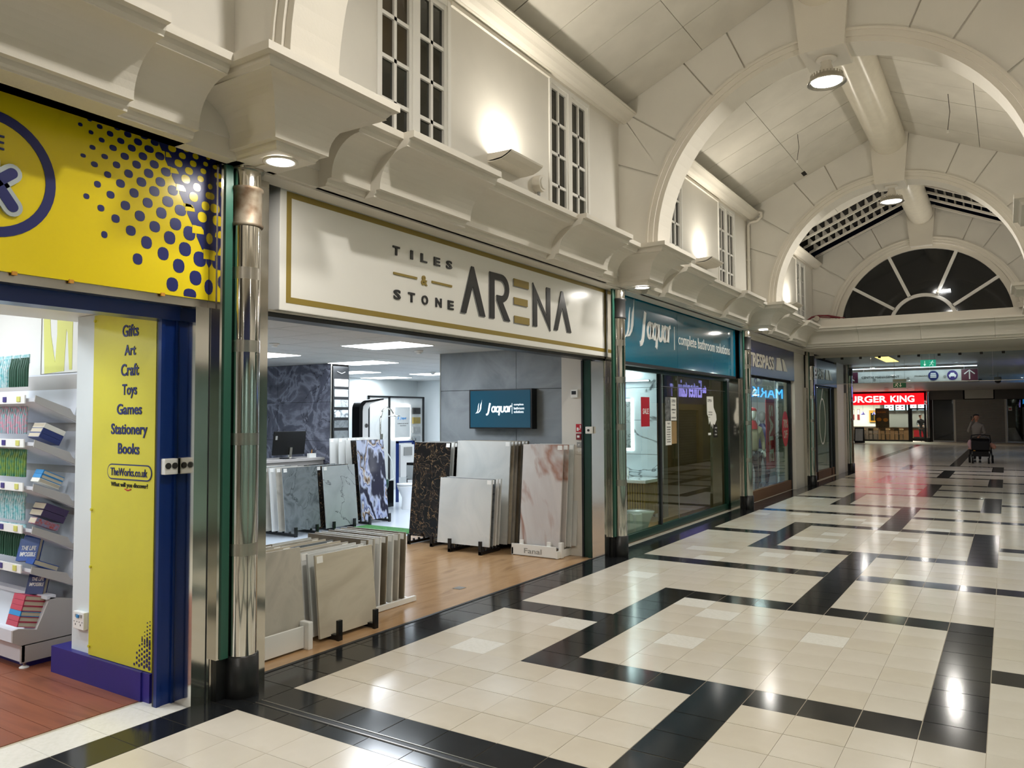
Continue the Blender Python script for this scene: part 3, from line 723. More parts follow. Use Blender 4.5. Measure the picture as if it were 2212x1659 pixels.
# ---- bookshop entrance
bk = struct('door_1')
def b2(n, m, *a, par=None): return MB().box(*a).build(n, m, par or bk)
b2('head_frame', 'blue_frame', -4.75, -4.3, -22, -5.7, 7.45, 7.75)
b2('jamb', 'blue_frame', -4.47, -4.38, -6.06, -5.98, 0, 7.5); b2('jamb', 'blue_frame', -4.46, -4.40, -5.98, -5.72, 0, 7.5); b2('jamb_edge', 'ink', -4.52, -4.47, -6.06, -5.9, 0, 7.5); b2('jamb', 'blue_frame', -4.62, -4.36, -5.76, -5.7, 0, 7.5)
b2('reveal_panel', 'navy', -4.36, -4.1, -5.70, -5.66, 0, 7.6)
lk = thing('shutter_lock', 'small white key switch box on the blue door frame', 'key switch', (-4.4, -5.9, 4.4))
MB().box(-4.4, -4.26, -6.03, -5.74, 4.43, 4.74).build('housing', 'white_plastic', lk, bevel=.02)
for y in (-5.96, -5.82): MB().tube([(-4.27, y, 4.6), (-4.24, y, 4.6)], .06, 14, smooth=False).build('key_barrel', 'sleeve', lk)
ww = struct('wall_bookshop')
def b3(n, m, *a): return MB().box(*a).build(n, m, ww)
b3('return_wall', 'wall_cool', -7.72, -4.7, -5.9, -5.0, 0, 7.75)
b3('partition', 'wall_cool', -26, -7.72, -5.0, -4.9, 0, 9.6)
b3('lobby_ceiling', 'paint_white', -8.6, -4.7, -22, -5.0, 7.76, 7.9); b3('ceiling_upstand', 'paint_white', -8.7, -8.6, -22, -5.0, 7.76, 9.6)
b3('shop_ceiling', 'paint_white', -26, -8.7, -30, -5, 9.5, 9.6); b3('back_wall', 'wall_cool', -26.1, -26, -30, -5, 0, 9.6); b3('side_wall', 'wall_cool', -26, -4.6, -30.1, -30, 0, 9.6)
tag(MB().box(-8.3, -4.95, -6.03, -5.9, 0, .56).box(-8.3, -7.72, -5.9, -5.3, 0, .56).box(-4.98, -4.7, -6.0, -5.9, 0, .56).build('baseboard_bookshop', 'blue_skirt'), kind='structure')
P = PF(-5.92)
t = thing('category_panel', 'tall yellow wall panel listing Gifts Art Craft Toys Games Stationery Books', 'sign', (-5.8, -5.92, .56))
MB().box(-6.97, -4.72, -5.95, -5.91, .57, 7.72).build('board', 'yellow2', t)
P = PF(-5.952)
for i_, (s, h, wd, de) in enumerate((('Gifts', .25, .57, 0), ('Art', .22, .40, 0), ('Craft', .25, .63, 0), ('Toys', .29, .52, .07), ('Games', .22, .88, 0), ('Stationery', .29, 1.28, .07), ('Books', .22, .75, 0))):
    z = 7.31-.402*i_-h/2-de/2; text(s, P, -5.61-wd/2, -5.61+wd/2, z+.01, z+h+.01, 'navy', t, .01, .018)
ov = cap((-6.2, 4.43), (-4.95, 4.43), .16, 12); ovi = cap((-6.2, 4.43), (-4.95, 4.43), .135, 12)
plates([ov], P, .008).build('oval_border', 'navy', t); plates([ovi], P, .012).build('oval_ground', 'yellow2', t)
text('TheWorks.co.uk', PF(-5.966), -6.22, -4.93, 4.35, 4.51, 'navy', t, .01, .004)
text('What will you discover?', P, -6.22, -4.93, 4.1, 4.22, 'ink', t, .01, 0)
plates([stroke([(-5.72, 4.09), (-5.62, 4.06), (-5.5, 4.09)], .02)], P, .01).build('underline', 'red', t)
for y_, z_ in ((-6.92, 7.6), (-6.93, 3.6), (-6.93, 2.4), (-6.93, .75)): MB().tube([(y_, -5.95, z_), (y_, -5.98, z_)], .03, 8).build('screw_cap', 'yellow2', t)
dd = []
for i in range(7):
    for j in range(13):
        a = -4.78-i*.085; b = .65+j*.075*(1.3 if j < 6 else 1)+(.04 if i % 2 else 0); r = .036-.0024*j+(.004 if i < 2 else 0)-.002*i
        if b < 1.75-.17*i and r > .008: dd.append(ell(a, b, r*.9, r*1.1, 10))
tag(plates(dd, P, .01).build('dot_print', 'navy', t), kind='stuff')
t = thing('wall_socket', 'white double socket on the white wall beside the yellow panel', 'socket', (-7.3, -5.95, 1.1))
MB().box(-7.5, -7.08, -6.0, -5.9, 1.05, 1.42).build('face_plate', 'white_plastic', t, bevel=.015)
for x in (-7.42, -7.25): MB().box(x+.02, x+.1, -6.015, -6.0, 1.31, 1.37).build('rocker', 'grey_plastic', t)
for x in (-7.4, -7.2): plates([rect(x-.01, x+.01, 1.13, 1.17), rect(x-.06, x-.04, 1.2, 1.22), rect(x+.05, x+.07, 1.2, 1.22)], PF(-6.0), .004).build('pin_holes', 'ink', t)
MB().box(-7.33, -7.26, -6.03, -6.0, 1.3, 1.36).build('usb_plug', 'book_cyan', t)
t = thing('downlight', 'round downlight in the bookshop lobby ceiling', 'downlight', (-6.3, -8.35, 7.74))
MB().lathe([(.27, 7.76), (.33, 7.75), (.33, 7.72), (.26, 7.73), (.27, 7.76)], -6.3, -8.35, 24, caps=False).build('trim_ring', 'steel', t); MB().lathe([(0, 7.75), (.26, 7.75), (0, 7.73)], -6.3, -8.35, 24).build('lens', 'lens_cool', t)
area('downlight_light', (-6.3, -8.35, 7.7), .5, 8, COOL)
for (x, y) in ((-12, -9), (-12, -15), (-18, -9), (-18, -15), (-12, -21)):
    t = thing('ceiling_panel_light', 'square light panel in the bookshop ceiling, '+{(-12, -9): 'nearest the window wall', (-12, -15): 'middle of the front row', (-18, -9): 'deep right', (-18, -15): 'deep middle', (-12, -21): 'far left'}[(x, y)], 'ceiling light', (x, y, 9.4))
    MB().box(x-1.05, x+1.05, y-1.05, y+1.05, 9.44, 9.5).build('frame', 'white_plastic', t); MB().box(x-1, x+1, y-1, y+1, 9.43, 9.44).build('diffuser', 'lens_cool', t)
    area('panel_light', (x, y, 9.4), 1.9, WORKS, COOL, shape='SQUARE')
# wall header boards with the remains of a yellow letter
hd = thing('header_board', 'white header board with peeling yellow letter W above the shelves', 'sign board', (-12, -5.1, 6.6))
MB().box(-26, -10.95, -5.1, -5.0, 6.62, 9.4).build('panel', 'paint_white', hd); MB().box(-10.93, -7.8, -5.08, -5.0, 6.64, 9.4).build('panel', 'paint_white', hd)
plates([[(-10.9, 8.6), (-10.62, 8.6), (-10.5, 7.6), (-10.28, 6.9), (-10.2, 7.6), (-10.22, 8.6), (-9.48, 8.6), (-9.5, 6.7), (-9.62, 6.7), (-9.72, 7.6), (-9.78, 7.7), (-9.86, 6.68), (-10.78, 6.64)]], PF(-5.081), .006).build('yellow_letter', 'yellow_faded', hd)

# ---- the book display unit (sloping shelves, end panel faces the mall)
g = thing('book_display_unit', 'grey wall shelving with sloping book shelves ending by the white wall', 'shelving', (-13, -5.7, 0))
XE = -9.0
b = lambda n, m, *a: MB().box(*a).build(n, m, g)
b('back_panel', 'shelf_white', -20, XE-.02, -5.1, -5.02, .5, 6.62)
b('base_panel', 'shelf_white', -20, XE, -6.3, -6.24, .15, .5); b('base_end', 'shelf_grey', XE-.05, XE, -6.32, -5.05, .13, .52); b('plinth', 'blue_skirt', -20, XE-.1, -6.15, -5.2, .0, .4)
MB().tube([(XE-.1, -6.2, 0), (XE-.1, -6.2, .16)], .03, 8).build('foot', 'steel', g); MB().lathe([(.1, 0), (.1, .02), (.04, .05)], XE-.1, -6.2, 12).build('foot_pad', 'white_plastic', g)
for i, (zf, zb) in enumerate(((6.01, 5.58), (5.01, 4.57), (4.02, 3.58), (3.07, 2.6), (2.18, 1.78))):
    s = MB().prism([(-6.13, zf-.1), (-6.13, zf-.02), (-5.25, zb+.0), (-5.1, zb+.75), (-5.06, zb+.7), (-5.2, zb-.16)], 'x', -13.2, XE-.03).build('sloping_shelf', 'shelf_white', g)
    MB().prism([(-6.15, zf-.12), (-6.13, zf+.04), (-5.36, zb+.17), (-5.3, zb+.06), (-5.24, zb-.0), (-5.1, zb+.1), (-5.1, zb-.18)], 'x', XE-.03, XE).build('shelf_end', 'shelf_grey', g)
    pr_ = MB().box(-13.2, XE-.35, -6.2, -6.17, zf-.14, zf+.05).build('price_rail', 'paper', g)
    for q, x in enumerate((-9.7, -10.35, -11.3)): MB().box(x, x+.16, -6.215, -6.2, zf-.1, zf+.02).build('price_ticket', ('yellow_faded', 'purple_disc', 'yellow_faded')[q], pr_)
    b('shelf_back', 'shelf_grey', -13.2, XE-.1, -5.12, -5.08, zb+.5, zb+1.0)
MB().prism([(-6.5, .62), (-6.5, .88), (-6.38, .9), (-6.0, .8), (-5.72, 1.46), (-5.05, 1.30), (-5.05, .5), (-6.3, .5)], 'x', XE-.06, XE).build('bin_end', 'shelf_grey', g)
MB().prism([(-6.5, .62), (-6.5, .88), (-6.42, .88), (-6.4, .72), (-5.95, .68), (-5.68, 1.42), (-5.6, 1.40), (-5.85, .55)], 'x', -13.2, XE-.06).build('bin', 'shelf_white', g)
b('bin_lip', 'shelf_white', -13.2, XE, -5.8, -5.6, 1.42, 1.5)
# books: spine towards the mall or the camera
def book(x0, x1, y0, y1, z, h, cover, lab, cat='book', tilt=0., group=None, spine='y', title=None):
    t = thing('book', lab, cat, ((x0+x1)/2, (y0+y1)/2, z), group)
    MB().box(x0+.01, x1-(.01 if spine == 'y' else 0), y0+(.012 if spine == 'y' else .0), y1-.01, z+.012, z+h-.012).build('pages', 'book_page', t)
    MB().box(x0, x1, y0, y1, z, z+.014).box(x0, x1, y0, y1, z+h-.014, z+h).build('cover', cover, t)
    if spine == 'y': MB().box(x0, x1, y0-.012, y0+.012, z, z+h).build('spine', cover, t)
    else: MB().box(x1-.012, x1+.012, y0, y1, z, z+h).build('spine', cover, t)
    t.rotation_euler = (tilt, 0, 0)
    return t
TL = -.44
ST, CT = .426, .905
for i in range(3): book(-9.62, -9.12, -6.02+i*.12*ST, -5.52+i*.12*ST, 5.0+i*.12*CT, .115, 'book_navy' if i < 2 else 'book_white', ORD[i]+' book from the bottom in the navy stack on the second shelf', tilt=TL, spine='x')
for i in range(3): book(-9.5, -9.15, -5.98+i*.1*ST, -5.48+i*.1*ST, 3.98+i*.1*CT, .095, 'book_cyan' if i else 'book_white', ORD[i]+' paperback from the bottom in the pale blue stack on the third shelf', tilt=TL)
for i in range(2): book(-9.62, -9.1, -5.95+i*.16*ST, -5.4+i*.16*ST, 3.2+i*.16*CT, .15, 'book_purple', ('lower', 'upper')[i]+' thick dark purple book on the fourth shelf', tilt=TL, spine='x')
book(-9.35, -9.05, -6.1, -5.55, 3.05, .14, 'book_floral', 'book with red floral page edges lying on the fourth shelf', tilt=TL, spine='x')
book(-9.45, -9.12, -6.08, -5.5, 2.12, .12, 'book_blue', 'blue book lying flat on the fifth shelf below the standing one', tilt=TL)
def standing(x0, x1, y, z, h, lab, lean=.35, lines=(), m='book_blue'):
    t = thing('book', lab, 'book', ((x0+x1)/2, y, z))
    MB().box(x0, x1, y, y+.02, z, z+h).box(x0, x1, y+.13, y+.15, z, z+h).box(x0-.01, x0+.01, y, y+.15, z, z+h).build('cover', m, t)
    MB().box(x0+.01, x1-.01, y+.02, y+.13, z+.01, z+h-.02).build('pages', 'book_page', t)
    for s, a0, a1, b0, b1 in lines: text(s, PF(y-.001), x0+a0, x0+a1, z+b0, z+b1, 'letter_white', t, .004, .02)
    t.rotation_euler = (-lean, 0, .55)
    return t
standing(-9.75, -9.3, -6.02, 2.28, .72, 'blue novel standing face out on the fifth shelf, white title letters', lines=(('MATT H', .03, .32, .58, .68), ('THE LIFE', .06, .4, .24, .34), ('IMPOSSIBLE', .06, .42, .1, .2)))
standing(-9.68, -9.28, -5.85, 1.5, .62, 'darker blue novel standing face out on the lowest shelf above the bin', m='book_navy', lines=(('THE LIFE', .08, .36, .3, .38), ('IMPOSSIBLE', .05, .38, .18, .26)))
for i in range(6): book(-9.75, -9.25, -6.3+.0285*i, -5.85+.0285*i, .83+i*.112, .11, 'book_cyan' if i == 2 else 'book_red', 'thick paperback with a '+('sky blue spine, alone among the pink ones' if i == 2 else 'pink red spine, '+ORD[i]+' from the bottom')+' in the floor bin', tilt=-.25)
# hanging stationery packs at the left
pk = [('pack_teal', 6.25, 'teal card backed pack of pens hanging above the top shelf'), ('pack_pastel', 5.15, 'clear bag of pastel pompoms on the second shelf'), ('pack_grass', 4.15, 'bag of green and yellow craft grass on the third shelf'), ('pack_teal', 3.15, 'teal topped packets hanging over the fourth shelf'), ('pack_green', 2.3, 'dark green folded felt pack on the fifth shelf')]
for i, (m_, z, lab) in enumerate(pk):
    for j in range(4):
        x = -9.95-.42*j; t = thing('craft_pack', lab+', '+ORD[j]+' from the right', 'craft pack', (x, -5.9, z), 'craft packs on the sloping shelves')
        hh = .78; mm = m_ if j != 1 else ('pack_green' if i in (0, 4) else m_)
        if j == 0 and i == 0: mm = 'pack_green'
        mb = MB()
        for q in range(8): mb.tube([(x-.17+q*.047, -5.98+.03*(q % 2), z+.02), (x-.17+q*.047, -5.98+.03*(q % 2)-.0, z+hh*.55), (x-.17+q*.047+random.uniform(-.02, .02), -5.93, z+hh*.9)], [.03, .034, .02], 6)
        mb.build('contents', mm, t)
        MB().box(x-.2, x+.2, -5.93, -5.91, z+hh*.72, z+hh).build('header_card', 'pack_teal' if i != 1 else 'paper', t)

# ---- tile showroom fascia
t = thing('tile_shop_fascia', 'long white fascia sign with gold border reading TILES & STONE ARENA', 'shop sign', (-4, 5, 7.9))
MB().box(-4.34, -3.95, -3.55, 13.0, 7.89, 10.76).build('box', 'sign_white', t, bevel=.02)
P = PL(-3.95)
def frame(a0, a1, b0, b1, w_): return [rect(a0, a1, b0, b0+w_), rect(a0, a1, b1-w_, b1), rect(a0, a0+w_, b0+w_, b1-w_), rect(a1-w_, a1, b0+w_, b1-w_)]
plates(frame(-3.37, 12.85, 8.07, 10.57, .135), P, .006).build('gold_border', 'gold', t)
def sgn(polys, m_, nm, d=.03):
    plates(polys, P, d).build(nm, m_, t); 
    plates([[(a-.035, b_-.03) for a, b_ in p] for p in polys], P, d*.5).build('letter_shadow_return', 'letter_back', t)
A = lambda x0, x1, xa: [[(x0, 8.58), (x0+.26, 8.58), (xa, 9.42), (x1-.30, 8.58), (x1, 8.58), (xa+.06, 10.02), (xa-.06, 10.02)]]
sgn(A(3.11, 4.37, 3.70), 'letter_dark', 'letter')
bowl = [(4.6, 10.02)]+arc(5.3, 9.6, .42, .42, PI/2, -PI/2, 12)+[(5.2, 9.18), (5.77, 8.58), (5.44, 8.58), (4.98, 9.12)]
bowl = [(4.6, 8.58), (4.6, 10.02), (5.27, 10.02)]+arc(5.27, 9.58, .44, .44, PI/2, -PI/2+.15, 12)+[(5.77, 8.58), (5.43, 8.58), (5.0, 9.18), (5.0, 9.34), (5.25, 9.34)]+arc(5.25, 9.58, .24, .24, -PI/2, PI/2, 10)+[(4.87, 9.82), (4.87, 8.58)]
sgn([bowl], 'letter_dark', 'letter')
sgn([rect(5.99, 6.92, 9.77, 10.01), rect(6.0, 6.84, 9.17, 9.4), rect(6.02, 6.95, 8.57, 8.8)], 'gold', 'letter')
sgn([[(7.19, 8.58), (7.19, 10.05), (8.1, 9.02), (8.1, 10.01), (8.36, 10.01), (8.36, 8.5), (7.46, 9.52), (7.46, 8.58)]], 'letter_dark', 'letter')
sgn(A(8.62, 9.9, 9.22), 'letter_dark', 'letter')
for s, a in zip('TILES', (.14, .85, 1.28, 1.86, 2.42)): text(s, P, a, a+(.1 if s == 'I' else .27), 9.76, 10.0, 'letter_dark', t, .03, .03, 'letter')
for s, a in zip('STONE', (.18, .76, 1.32, 1.93, 2.49)): text(s, P, a, a+.27, 8.6, 8.86, 'letter_dark', t, .03, .03, 'letter')
text('&', P, 1.3, 1.56, 9.13, 9.4, 'gold', t, .03, .03, 'letter')
plates([rect(.17, 1.12, 9.25, 9.31), rect(1.76, 2.68, 9.25, 9.31)], P, .03).build('rule', 'gold', t)
tk = struct('door_2')                              # shutter track and frame of the showroom opening
def b4(n, m, *a): return MB().box(*a).build(n, m, tk)
b4('shutter_track', 'black', -4.6, -4.1, -3.9, 12.9, 7.74, 7.84); b4('track_rail', 'chrome_soft', -4.3, -4.05, -3.9, 12.9, 7.84, 7.89)
b4('jamb', 'ink', -4.8, -4.72, 12.3, 12.42, 0, 7.75); b4('jamb', 'green_frame', -4.74, -4.45, 12.35, 12.5, 0, 7.75); b4('jamb', 'green_frame', -4.5, -4.35, 12.22, 12.4, 0, 7.75)
lk = thing('shutter_lock', 'small white key switch box on the dark green door frame', 'key switch', (-4.4, 12.2, 4.9))
MB().box(-4.5, -4.25, 12.05, 12.25, 4.85, 5.12).build('housing', 'white_plastic', lk, bevel=.02)
MB().tube([(-4.36, 12.05, 4.98), (-4.36, 12.03, 4.98)], .05, 12).build('key_barrel', 'sleeve', lk)
# ---- showroom shell
sh = struct('wall_showroom')
def b5(n, m, *a): return MB().box(*a).build(n, m, sh)
b5('left_wall', 'wall_cool', -32, -4.5, -4.9, -4.7, 0, 8.5)
b5('return_pier', 'plaster2', -5.75, -4.8, 12.42, 13.6, 0, 8.3)
b5('skirting', 'plaster2', -5.75, -4.8, 12.38, 12.42, 0, .48)
b5('back_wall', 'wall_cool', -31.4, -31.2, -5, 34, 0, 8.5); b5('end_wall', 'wall_cool', -31.2, -6.6, 34, 34.2, 0, 8.5)
b5('slab_core', 'gap_dark', -12.6, -5.8, 13.34, 13.7, 0, 8.5)
for (xa, xb) in ((-12.6, -8.48), (-8.46, -5.8)):
    for (za, zb) in ((0, 3.3), (3.32, 6.70), (6.72, 8.45)): b5('wall_tile', 's_concrete', xa, xb-.0, 13.28, 13.34, za, zb)
b5('tile_trim', 'chrome_soft', -12.64, -12.6, 13.26, 13.7, 0, 8.45); b5('tile_trim', 'ink', -5.8, -5.74, 13.26, 13.4, 0, 8.45)
b5('pillar_core', 'gap_dark', -30, -21.26, 14.8, 16.1, 0, 8.45)
for (xa, xb) in ((-30, -25.45), (-25.42, -21.22)):
    for (za, zb) in ((0, 2.1), (2.12, 4.24), (4.26, 6.34), (6.36, 8.42)): b5('wall_tile', 's_plum', xa, xb, 14.74, 14.8, za, zb)
b5('corner_trim', 'chrome_soft', -21.25, -21.2, 14.73, 14.8, 0, 8.45)
# showroom ceiling grid
cg = struct('ceiling_2')
MB().box(-32, -4.7, -4.8, 34, 8.5, 8.6).build('void', 'gap_dark', cg)
lights = [(-11.6, 8.5, 1.55, 1.0), (-19.4, 15.3, 1.6, 1.0), (-15, 9.0+12, 2.0, 1.0), (-15.5, 2.6, 1.6, 1.0), (-19.8, 8.9, 1.6, 1.0), (-29, 27.8, 1.6, 1.0), (-22.8, 26.0, 1.6, 1.0), (-26.2, 21.4, 1.6, 1.0), (-9.5, 24, 1.5, 1)]
tm = None
for i in range(14):
    for j in range(20):
        x, y = -32.75+2*i, -4.0+2*j
        if y > 34: continue
        g_ = .018
        if tm is None: o = MB().box(-1+g_, 1-g_, -1+g_, 1-g_, 0, .06).build('ceiling_tile', 'ceil_tile', cg); tm = o.data
        else: o = bpy.data.objects.new('ceiling_tile', tm); C.objects.link(o); o.parent = cg
        o.location = Vector((x+1, y+1, 8.44))*U
ln = ['largest, over the entrance side', 'second row behind it', 'beyond the grey tiled wall top', 'front left, cut by the column', 'left, second row', 'far back left', 'far back middle', 'behind the dark marble pillar', 'inside the teal shopfront']
for (x, y, a, b_), l_ in zip(lights, ln):
    t = thing('ceiling_panel_light', 'bright panel light in the showroom ceiling, '+l_, 'ceiling light', (x, y, 8.35))
    MB().box(x-a-.04, x+a+.04, y-b_-.04, y+b_+.04, 8.41, 8.45).build('frame', 'white_plastic', t); MB().box(x-a, x+a, y-b_, y+b_, 8.39, 8.41).build('diffuser', 'lens_cool', t)
    area('panel_light', (x, y, 8.36), 2*a, SHOP, COOL, shape='RECTANGLE', sy=2*b_)
for x, y, l_ in ((-12.2, 11.2, 'near the large panel light'), (-14.7, 5.4, 'front left'), (-22, 24.5, 'far back')):
    t = thing('smoke_detector', 'small white smoke detector on the showroom ceiling, '+l_, 'smoke detector', (x, y, 8.3))
    MB().lathe([(0, 8.44), (.2, 8.44), (.19, 8.37), (.12, 8.35), (.11, 8.29), (0, 8.28)], x, y, 18).build('body', 'white_plastic', t); MB().lathe([(.115, 8.34), (.12, 8.33), (.115, 8.32)], x, y, 18).build('vent_ring', 'grey_plastic', t)

# ---- slab racks
def label_sticker(t, P, a, b): return tag(plates([rect(a, a+.2, b, b+.17)], P, .006).build('price_label', 'paper', t), 'white price label')
def slab_x(xb, y0, y1, z0, z1, lean, m, lab, grp, th=.05, lbl='r', skew=0.):
    """slab facing +x, leaning towards -x"""
    t = thing('tile_sample_board', lab, 'tile sample', (xb, (y0+y1)/2, z0), grp)
    sl = MB().box(xb-th, xb, y0, y1, z0, z1).build('slab', m, t)
    MB().box(xb-th-.012, xb-th, y0, y1, z0, z1).build('backing_edge', 's_white', t)
    if lbl: label_sticker(sl, PL(xb), (y1-.24) if lbl == 'r' else y0+.04, z1-.2)
    t.rotation_euler = (0, -lean, skew); return t
def slab_y(yf, x0, x1, z0, z1, lean, m, lab, grp, th=.05, lbl='r'):
    t = thing('tile_sample_board', lab, 'tile sample', ((x0+x1)/2, yf, z0), grp)
    sl = MB().box(x0, x1, yf, yf+th, z0, z1).build('slab', m, t)
    MB().box(x0, x1, yf+th, yf+th+.012, z0, z1).build('backing_edge', 's_white', t)
    if lbl: label_sticker(sl, PF(yf), (x1-.24) if lbl == 'r' else x0+.04, z1-.2)
    t.rotation_euler = (-lean, 0, 0); return t
def rack(nm, lab, m, x0, x1, y0, y1, axis, posts, h=.5):
    t = thing(nm, lab, 'display rack', ((x0+x1)/2, (y0+y1)/2, 0))
    if axis == 'x':
        for y in posts:
            MB().box(x0, x1, y-.06, y+.06, .03, .14).build('runner', m, t)
            for e in (x1-.06,): MB().box(e, e+.08, y-.07, y+.07, 0, h).build('upright', m, t)
            n = 6
            for q in range(1, n): MB().box(x0+(x1-x0)*q/n, x0+(x1-x0)*q/n+.04, y-.05, y+.05, .1, h*.5).build('divider', m, t)
    else:
        for x in posts:
            MB().box(x-.06, x+.06, y0, y1, .03, .14).build('runner', m, t)
            MB().box(x-.07, x+.07, y0, y0+.08, 0, h).build('upright', m, t)
            for q in range(1, 6): MB().box(x-.05, x+.05, y0+(y1-y0)*q/6, y0+(y1-y0)*q/6+.04, .1, h*.5).build('divider', m, t)
    return t
# front left white rack, partly behind the column
t = rack('white_slab_rack', 'white slab rack at the showroom entrance beside the chrome column', 'white_plastic', -7.4, -4.95, -3.9, -1.85, 'x', (-3.6, -2.2), .5)
MB().box(-4.86, -4.8, -3.95, -2.0, .05, .56).build('front_board', 'white_plastic', t, bevel=.01); MB().box(-4.98, -4.66, -1.99, -1.84, .0, .66).build('end_bracket', 'white_plastic', t, bevel=.03)
MB().box(-7.4, -4.95, -3.9, -3.8, .03, .2).box(-7.4, -4.95, -2.0, -1.9, .03, .2).build('side_rail', 'white_plastic', t)
ms = ['s_greige', 's_beige', 's_greige', 's_brown', 's_beige', 's_greige', 's_beige', 's_greige']
for i in range(8): slab_x(-4.98-.3*i, -3.85, -1.78-.03*i, .16, 2.38, .1, ms[i], ORD[i]+' board from the front in the white rack by the column', 'boards in the white entrance rack', lbl='r' if i else None)
# second rack, black
rack('black_slab_rack', 'black slab rack at the showroom entrance with beige boards', 'black_plastic', -7.5, -4.62, -1.4, .55, 'x', (-1.0, .3), .5)
ms = ['s_beige', 's_mist', 's_white', 's_greige', 's_beige', 's_grey', 's_beige', 's_greige', 's_mist']
for i in range(9): slab_x(-4.86-.29*i, -1.42+.02*i, .6, .1, 2.12, .1, ms[i], ORD[i]+' board from the front in the black entrance rack', 'boards in the black entrance rack', lbl='l' if i % 2 == 0 else 'r')
# third rack
t = thing('white_slab_rack', 'low white rack of narrow brown boards seen edge on behind the beige boards', 'display rack', (-7, 2.3, 0))
for x in (-8.1, -5.72): MB().box(x-.05, x+.05, 1.0, 3.2, .02, .16).build('rail', 'white_plastic', t)
for y in (1.1, 3.1): MB().box(-8.1, -5.7, y-.04, y+.04, .02, .1).build('cross_rail', 'white_plastic', t)
ms = ['s_brown', 's_greige', 's_white', 's_brown', 's_mist', 's_greige', 's_brown']
for i in range(7): slab_y(1.15+.27*i, -8.2, -5.82, .12, 2.08, .04, ms[i], ORD[i]+' board from the front in the low white rack', 'boards in the low white rack')
# grey rack along the left inside
rack('black_slab_rack', 'black slab rack under the tall grey and pale grey boards', 'black_plastic', -21, -18.3, 9.2, 14.0, 'x', (9.8, 11.1, 12.2, 13.6), .45)
for i in range(7): slab_x(-18.45-.34*i, 9.35-.1*i, 11.45-.1*i, .28, 3.2, .1, ['s_grey', 's_greige', 's_white', 's_greige', 's_grey', 's_white', 's_greige'][i], ORD[i]+' board from the front in the grey stack', 'boards of the grey stack', lbl='l')
for i in range(5): slab_x(-18.4-.4*i, 11.8-.05*i, 13.95-.05*i, .15, 3.15, .1, ['s_light', 's_black', 's_light', 's_grey', 's_black'][i], ORD[i]+' board from the front in the pale grey stack', 'boards of the pale grey stack', lbl='l')
rack('black_slab_rack', 'black slab rack under the blue and white agate board', 'black_plastic', -20.2, -18.2, 14.3, 16.6, 'x', (14.6, 16.1), .45)
for i in range(3): slab_x(-18.5-.4*i, 14.35, 16.35, .2, 4.34, .1, ['s_agate', 's_black', 's_white'][i], ['polished blue white and black agate patterned board, the tall front one', 'second board of the agate stack, dark edge', 'third board of the agate stack, white edge'][i], 'boards of the agate stack', lbl=None)
rack('white_slab_rack', 'white rack of tall white boards beside the sample panel', 'white_plastic', -21.1, -19.7, 14.9, 17.4, 'x', (15.6, 17.1), .3)
for i in range(5): slab_x(-19.95-.23*i, 16.2-.42*i, 17.3, .2, 4.4, .04, 's_white', ORD[i]+' tall white board from the front beside the sample panel', 'tall white boards', lbl='l')
# right hand racks in front of the television wall
rack('black_slab_rack', 'black slab rack under the black marble boards', 'black_plastic', -13.1, -11, 11.0, 13.1, 'y', (-12.6, -11.35), .45)
for i in range(6): slab_y(11.5+.26*i, -13.0, -10.98, .3, 4.42, .1, ['s_black', 's_white', 's_black', 's_white', 's_black', 's_mist'][i], ['black marble board with gold veins, the front one', 'second board of the black marble stack', 'third board of the black marble stack', 'fourth board of the black marble stack', 'fifth board of the black marble stack', 'rearmost board of the black marble stack'][i], 'boards of the black marble stack')
rack('black_slab_rack', 'black slab rack under the tall white beige boards', 'black_plastic', -10.9, -8, 11.5, 13.1, 'y', (-10.4, -8.6), .4)
for i in range(6): slab_y(11.9+.2*i, -10.85, -8.1+.05*i, .25, 4.5, .08, ['s_mist', 's_beige', 's_greige', 's_brown', 's_greige', 's_brown'][i], ORD[i]+' tall board from the front behind the square board', 'tall boards behind the square board')
rack('black_slab_rack', 'black slab rack with two forks holding the square pale board', 'black_plastic', -10.8, -8, 10.4, 11.8, 'y', (-9.93, -8.4), .55)
for i in range(4): slab_y(10.62+.22*i, -10.72, -8.1, .32, 3.0, .09, ['s_mist', 's_grey', 's_white', 's_mist'][i], ['square pale cloudy board at the front below the television', 'second square board, dark grey edge', 'third square board, white edge', 'rearmost of the square boards'][i], 'square boards below the television')
t = thing('white_slab_stand', 'white slab stand lettered fanal in grey, holding the pink veined board', 'display rack', (-6.4, 11.8, 0))
MB().box(-7.45, -5.42, 11.26, 11.33, .03, .46).build('front_board', 'white_plastic', t, bevel=.01); MB().box(-5.42, -5.34, 11.26, 12.9, .02, .3).box(-7.45, -7.37, 11.26, 12.9, .02, .3).build('side_board', 'white_plastic', t)
for y in (11.45, 12.6): MB().box(-5.4, -5.25, y, y+.18, .02, .62).build('bracket', 'white_plastic', t, bevel=.02)
MB().box(-7.1, -6.95, 11.32, 11.42, .3, .62).box(-5.85, -5.7, 11.32, 11.42, .3, .62).build('fork', 'white_plastic', t)
text('Fanal', PF(11.258), -6.85, -6.05, .12, .32, 'grey_plastic', t, .006, .01)
for i in range(5): slab_y(11.45+.27*i, -7.2+.1*i, -5.36+.1*i, .4, 4.42, .09, ['s_onyx', 's_onyx', 's_mist', 's_white', 's_greige'][i], ['white onyx board with pink brown veins on the lettered stand', 'second board on the lettered stand, veined', 'third board on the lettered stand', 'fourth board on the lettered stand', 'rearmost greige board on the lettered stand'][i], 'boards on the lettered stand')
